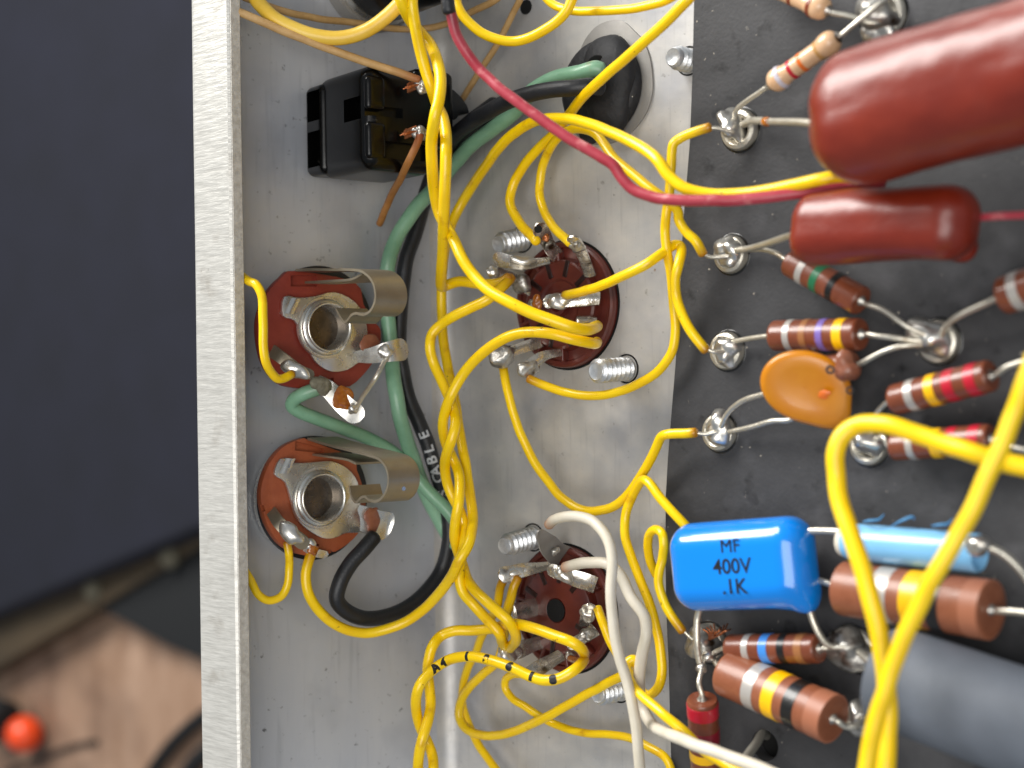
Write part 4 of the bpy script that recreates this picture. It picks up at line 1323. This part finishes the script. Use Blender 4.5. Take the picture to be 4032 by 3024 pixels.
blob('bare_drop', B(2788, 2585, .42), (V((1, 0, 0)), YV, ZU), (.09, .08, .09), 'solder', E8, .1, 5)

# big red dipped capacitors


def body_between(name, a, b, ha, hb, wpx, depth_k, r, mt, parent, shape=None, nseg=6, fill=8):
    A, Bp = B(a[0], a[1], ha), B(b[0], b[1], hb)
    ax = (Bp-A).normalized()
    y = ZU.cross(ax).normalized()
    z = ax.cross(y)
    L = (Bp-A).length/2
    hw = cm(wpx, A.lerp(Bp, .5))/2
    o = rbox(name, A.lerp(Bp, .5), (ax, y, z), (L, hw, hw*depth_k), r*hw, mt, parent, nseg, shape, fill)
    return o, A, Bp, (ax, y, z), L, hw


c1 = thing('film_capacitor', B(3700, 450, 0), 'huge dark red dipped capacitor filling the top right corner', 'capacitor', 'dark red dipped capacitors')


def lumpy(s, amp, seed):
    def f(q):
        k = noise.noise(q*s+V((seed, 1, 2)))*amp + noise.noise(q*3.2+V((seed, 4, 2)))*.016 + noise.noise(q*7+V((seed, 5, 2)))*.004
        return q*(1+k)
    return f


body_between('capacitor_body', (3238, 505), (4480, 140), 1.50, 1.75, 560, .90, .885, 'cap_red', c1, lumpy(.9, .07, 3), 10, 34)
lead_only([(3290, 500, 1.2), (3170, 483, .95), (3050, 480, .6), (2960, 476, .3), (2925, 490, .22)], c1, .05)
lathe('flux_ring', B(3018, 479, .52), (B(3030, 479, .56)-B(3010, 478, .48)), [(-.06, .053), (-.03, .062), (.05, .06), (.07, .052)], 'flux', c1, 16)
c2 = thing('film_capacitor', B(3480, 900, 0), 'smaller dark red dipped capacitor just below the huge one', 'capacitor', 'dark red dipped capacitors')
body_between('capacitor_body', (3128, 905), (3830, 872), .95, 1.02, 290, .88, .80, 'cap_red', c2, lumpy(1.2, .09, 7), 10, 26)
blob('dip_bulge', B(3778, 968, .62), (V((1, 0, 0)), YV, ZU), (.22, .20, .2), 'cap_red', c2, .15, 4)
lead_only([(3160, 915, .8), (3090, 935, .6), (3010, 962, .4), (2950, 978, .25), (2900, 985, .18)], c2, .045)

# blue capacitor
bc = thing('blue_capacitor', B(2930, 2230, 0), 'bright blue capacitor printed MF 400V .1K', 'capacitor')
CQ = F(2915, 2222, 1.15)
ux = (F(3015, 2217, 1.15)-CQ).normalized()
uy = V((-ux.y, ux.x, 0))
hx = (F(3195, 2215, 1.15)-F(2655, 2235, 1.15)).length/2
hy = (F(2920, 2042, 1.15)-F(2920, 2402, 1.15)).length/2


def bshape(q):
    # slanted lower right corner drawn down where the coating ran along the lead
    k = max(0, q.x/hx-.55)/.45
    j = max(0, -q.y/hy-.45)/.55
    return V((q.x+.07*k*j, q.y-.40*k*k*j*j*j, q.z-.1*k*j))


rbox('capacitor_body', F(2926, 2222, .87), (ux, uy, ZU), (hx, hy, .36), .33, 'cap_blue', bc, 6, bshape, 6)
for s, (u, v), sz in (('MF', (2874, 2152), .235), ('400V', (2882, 2232), .265), ('.1K', (2892, 2312), .265)):
    o0 = F(u, v, 1.232)
    text('printed_line', s, sz, lambda x, y, z, o0=o0: o0+ux*x*1.02+uy*y*1.0+ZU*(z+.002), 'ink', bc, .004, 0. if s == 'MF' else .003)
lead_only([(2760, 2380, .62), (2746, 2430, .6), (2744, 2520, .6), (2752, 2590, .55), (2766, 2640, .5)], bc, .045)
lead_only([(3185, 2390, .55), (3200, 2440, .55), (3228, 2500, .5), (3262, 2540, .42), (3320, 2552, .3)], bc, .045)
lead_only([(3165, 2092, .55), (3220, 2090, .55), (3330, 2094, .55)], bc, .045)

# light blue tubular capacitor
lb = thing('light_blue_capacitor', B(3580, 2150, 0), 'pale blue tubular capacitor crossed by both thick yellow wires', 'capacitor')
A_, B_ = B(3330, 2130, .55), B(3852, 2178, .62)
ax_ = (B_-A_).normalized()
L_ = (B_-A_).length
r_ = cm(150, A_.lerp(B_, .5))/2
lathe('tube_body', A_, ax_, [(.03, .05), (.0, r_*.5), (.0, r_*.8), (.04, r_*.95), (.10, r_), (L_-.06, r_), (L_, r_*.99), (L_+.02, r_*.94), (L_+.01, r_*.85), (L_-.1, r_*.6), (L_-.12, .05)], 'cap_light_blue', lb, 48)
lathe('pale_end_seal', A_-ax_*.08, ax_, [(0, .04), (.0, r_*.55), (.03, r_*.8), (.12, r_*.93), (.16, r_*.93)], 'white_insulation', lb, 40)
blob('solder_joint', B(3846, 2150, .85), (ax_, YV, ZU), (.16, .12, .12), 'solder', lb, .3, 3)
lead_only([(3840, 2152, .85), (3885, 2152, .8), (3950, 2182, .7), (4010, 2236, .6), (4060, 2300, .5)], lb, .05)
for u, s in ((3420, 0), (3550, 1), (3690, 0)):
    v = 2040 + (u-3420)*.06
    pp = [(u-22, v+14, .62), (u+6, v+10, .75), (u+40, v+6, .7), (u+62, v-16, .6)] if s == 0 else [(u-40, v+24, .62), (u, v+2, .72), (u+44, v-14, .66), (u+50, v-2, .6)]
    tube('loose_shaving', [B(*p) for p in pp], .013, 'ink_blue', lb, 8, 4, .004, None, rf=lambda t: .35+.9*math.sin(math.pi*min(1, max(.02, t))))

# grey sleeved electrolytic
ge = thing('electrolytic_capacitor', B(3750, 2750, 0), 'large blue-grey sleeved cylinder in the bottom right corner', 'capacitor')
A_, B_ = B(3490, 2655, .80), B(4330, 2960, .95)
ax_ = (B_-A_).normalized()
L_ = (B_-A_).length
r_ = cm(405, A_)/2
lathe('sleeve', A_, ax_, [(.03, .05), (.03, r_*.55), (.0, r_*.62), (-.01, r_*.80), (.02, r_*.93), (.08, r_*.985), (.3, r_), (L_, r_)], 'sleeve_grey', ge, 64)
lathe('metal_end', A_, ax_, [(-.02, .05), (-.03, r_*.5), (.02, r_*.58)], 'zinc', ge, 40)
lead_only([(3480, 2640, .8), (3420, 2600, .6), (3385, 2570, .35)], ge, .05)

# orange ceramic disc
od = thing('ceramic_disc_capacitor', B(3175, 1520, 0), 'orange ceramic disc lying between the fourth eyelet and the brown resistors', 'capacitor')
dc = B(3172, 1523, .62)
dn = (view(dc)*.80 + V((-.05, -.28, .35))).normalized()
dx = (V((1, 0, 0))-dn*dn.x).normalized()
dy = dn.cross(dx)
rx, ry = cm(182, dc), cm(146, dc)
tilt_ = math.radians(-20)
vs_, fs = [], []
prf = [(-.10, .01), (-.10, .55), (-.095, .80), (-.07, .93), (-.02, .995), (.02, .995), (.06, .94), (.075, .84), (.055, .55), (.05, .01)]
SG = 56
for s, k in prf:
    for i in range(SG):
        a = 2*math.pi*i/SG
        x, y = math.cos(a)*k*rx, math.sin(a)*k*ry
        ex = max(0, math.cos(a-math.radians(-42)))**10
        x *= 1+.28*ex*k
        y *= 1+.28*ex*k
        xx, yy = x*math.cos(tilt_)-y*math.sin(tilt_), x*math.sin(tilt_)+y*math.cos(tilt_)
        vs_.append(dc+dx*xx+dy*yy+dn*s)
for i in range(len(prf)-1):
    for k in range(SG):
        fs.append((i*SG+k, i*SG+(k+1) % SG, (i+1)*SG+(k+1) % SG, (i+1)*SG+k))
mk('disc_body', vs_, fs, 'ceramic_orange', od, angle=60)
blob('rust_spot', B(3245, 1552, .66)+dn*.03, (dx, dy, dn), (.085, .06, .012), 'paint_orange', od, .5, 3)
blob('brown_residue', B(3335, 1440, .58), (dx, dy, dn), (.14, .2, .10), 'ceramic_brown', od, .6, 8)
lathe('ink_ring', B(3270, 1455, .72)+dn*.01, dn, [(0, .055), (.008, .055), (.008, .03), (0, .03)], 'ink', od, 20, closed=True)
lathe('ink_ring', B(3348, 1536, .66)+dn*.01, dn, [(0, .05), (.008, .05), (.008, .03), (0, .03)], 'ink', od, 20, closed=True)
lead_only([(3060, 1530, .5), (3014, 1549, .45), (2924, 1578, .36), (2866, 1626, .28), (2840, 1680, .2)], od, .036)
lead_only([(3140, 1640, .36), (3108, 1654, .36), (3040, 1658, .34), (2970, 1678, .28), (2872, 1700, .2)], od, .036)

# bare lead coming up through the board hole
o = tube('bare_lead', [F(3025, 2900, -.1), B(3000, 2890, .05), B(2975, 2930, .35), B(2925, 3000, .8), B(2900, 3050, 1.0)], .06, 'tinned_lead', None, 12, 5, .004, None)
tag(o, 'thick bare lead coming out of the round black hole in the board', 'lead')
lathe('hole_floor', hole-ZU*(BT-.01), ZU, [(0, .3), (.003, .3)], 'hole_black', board, 24)
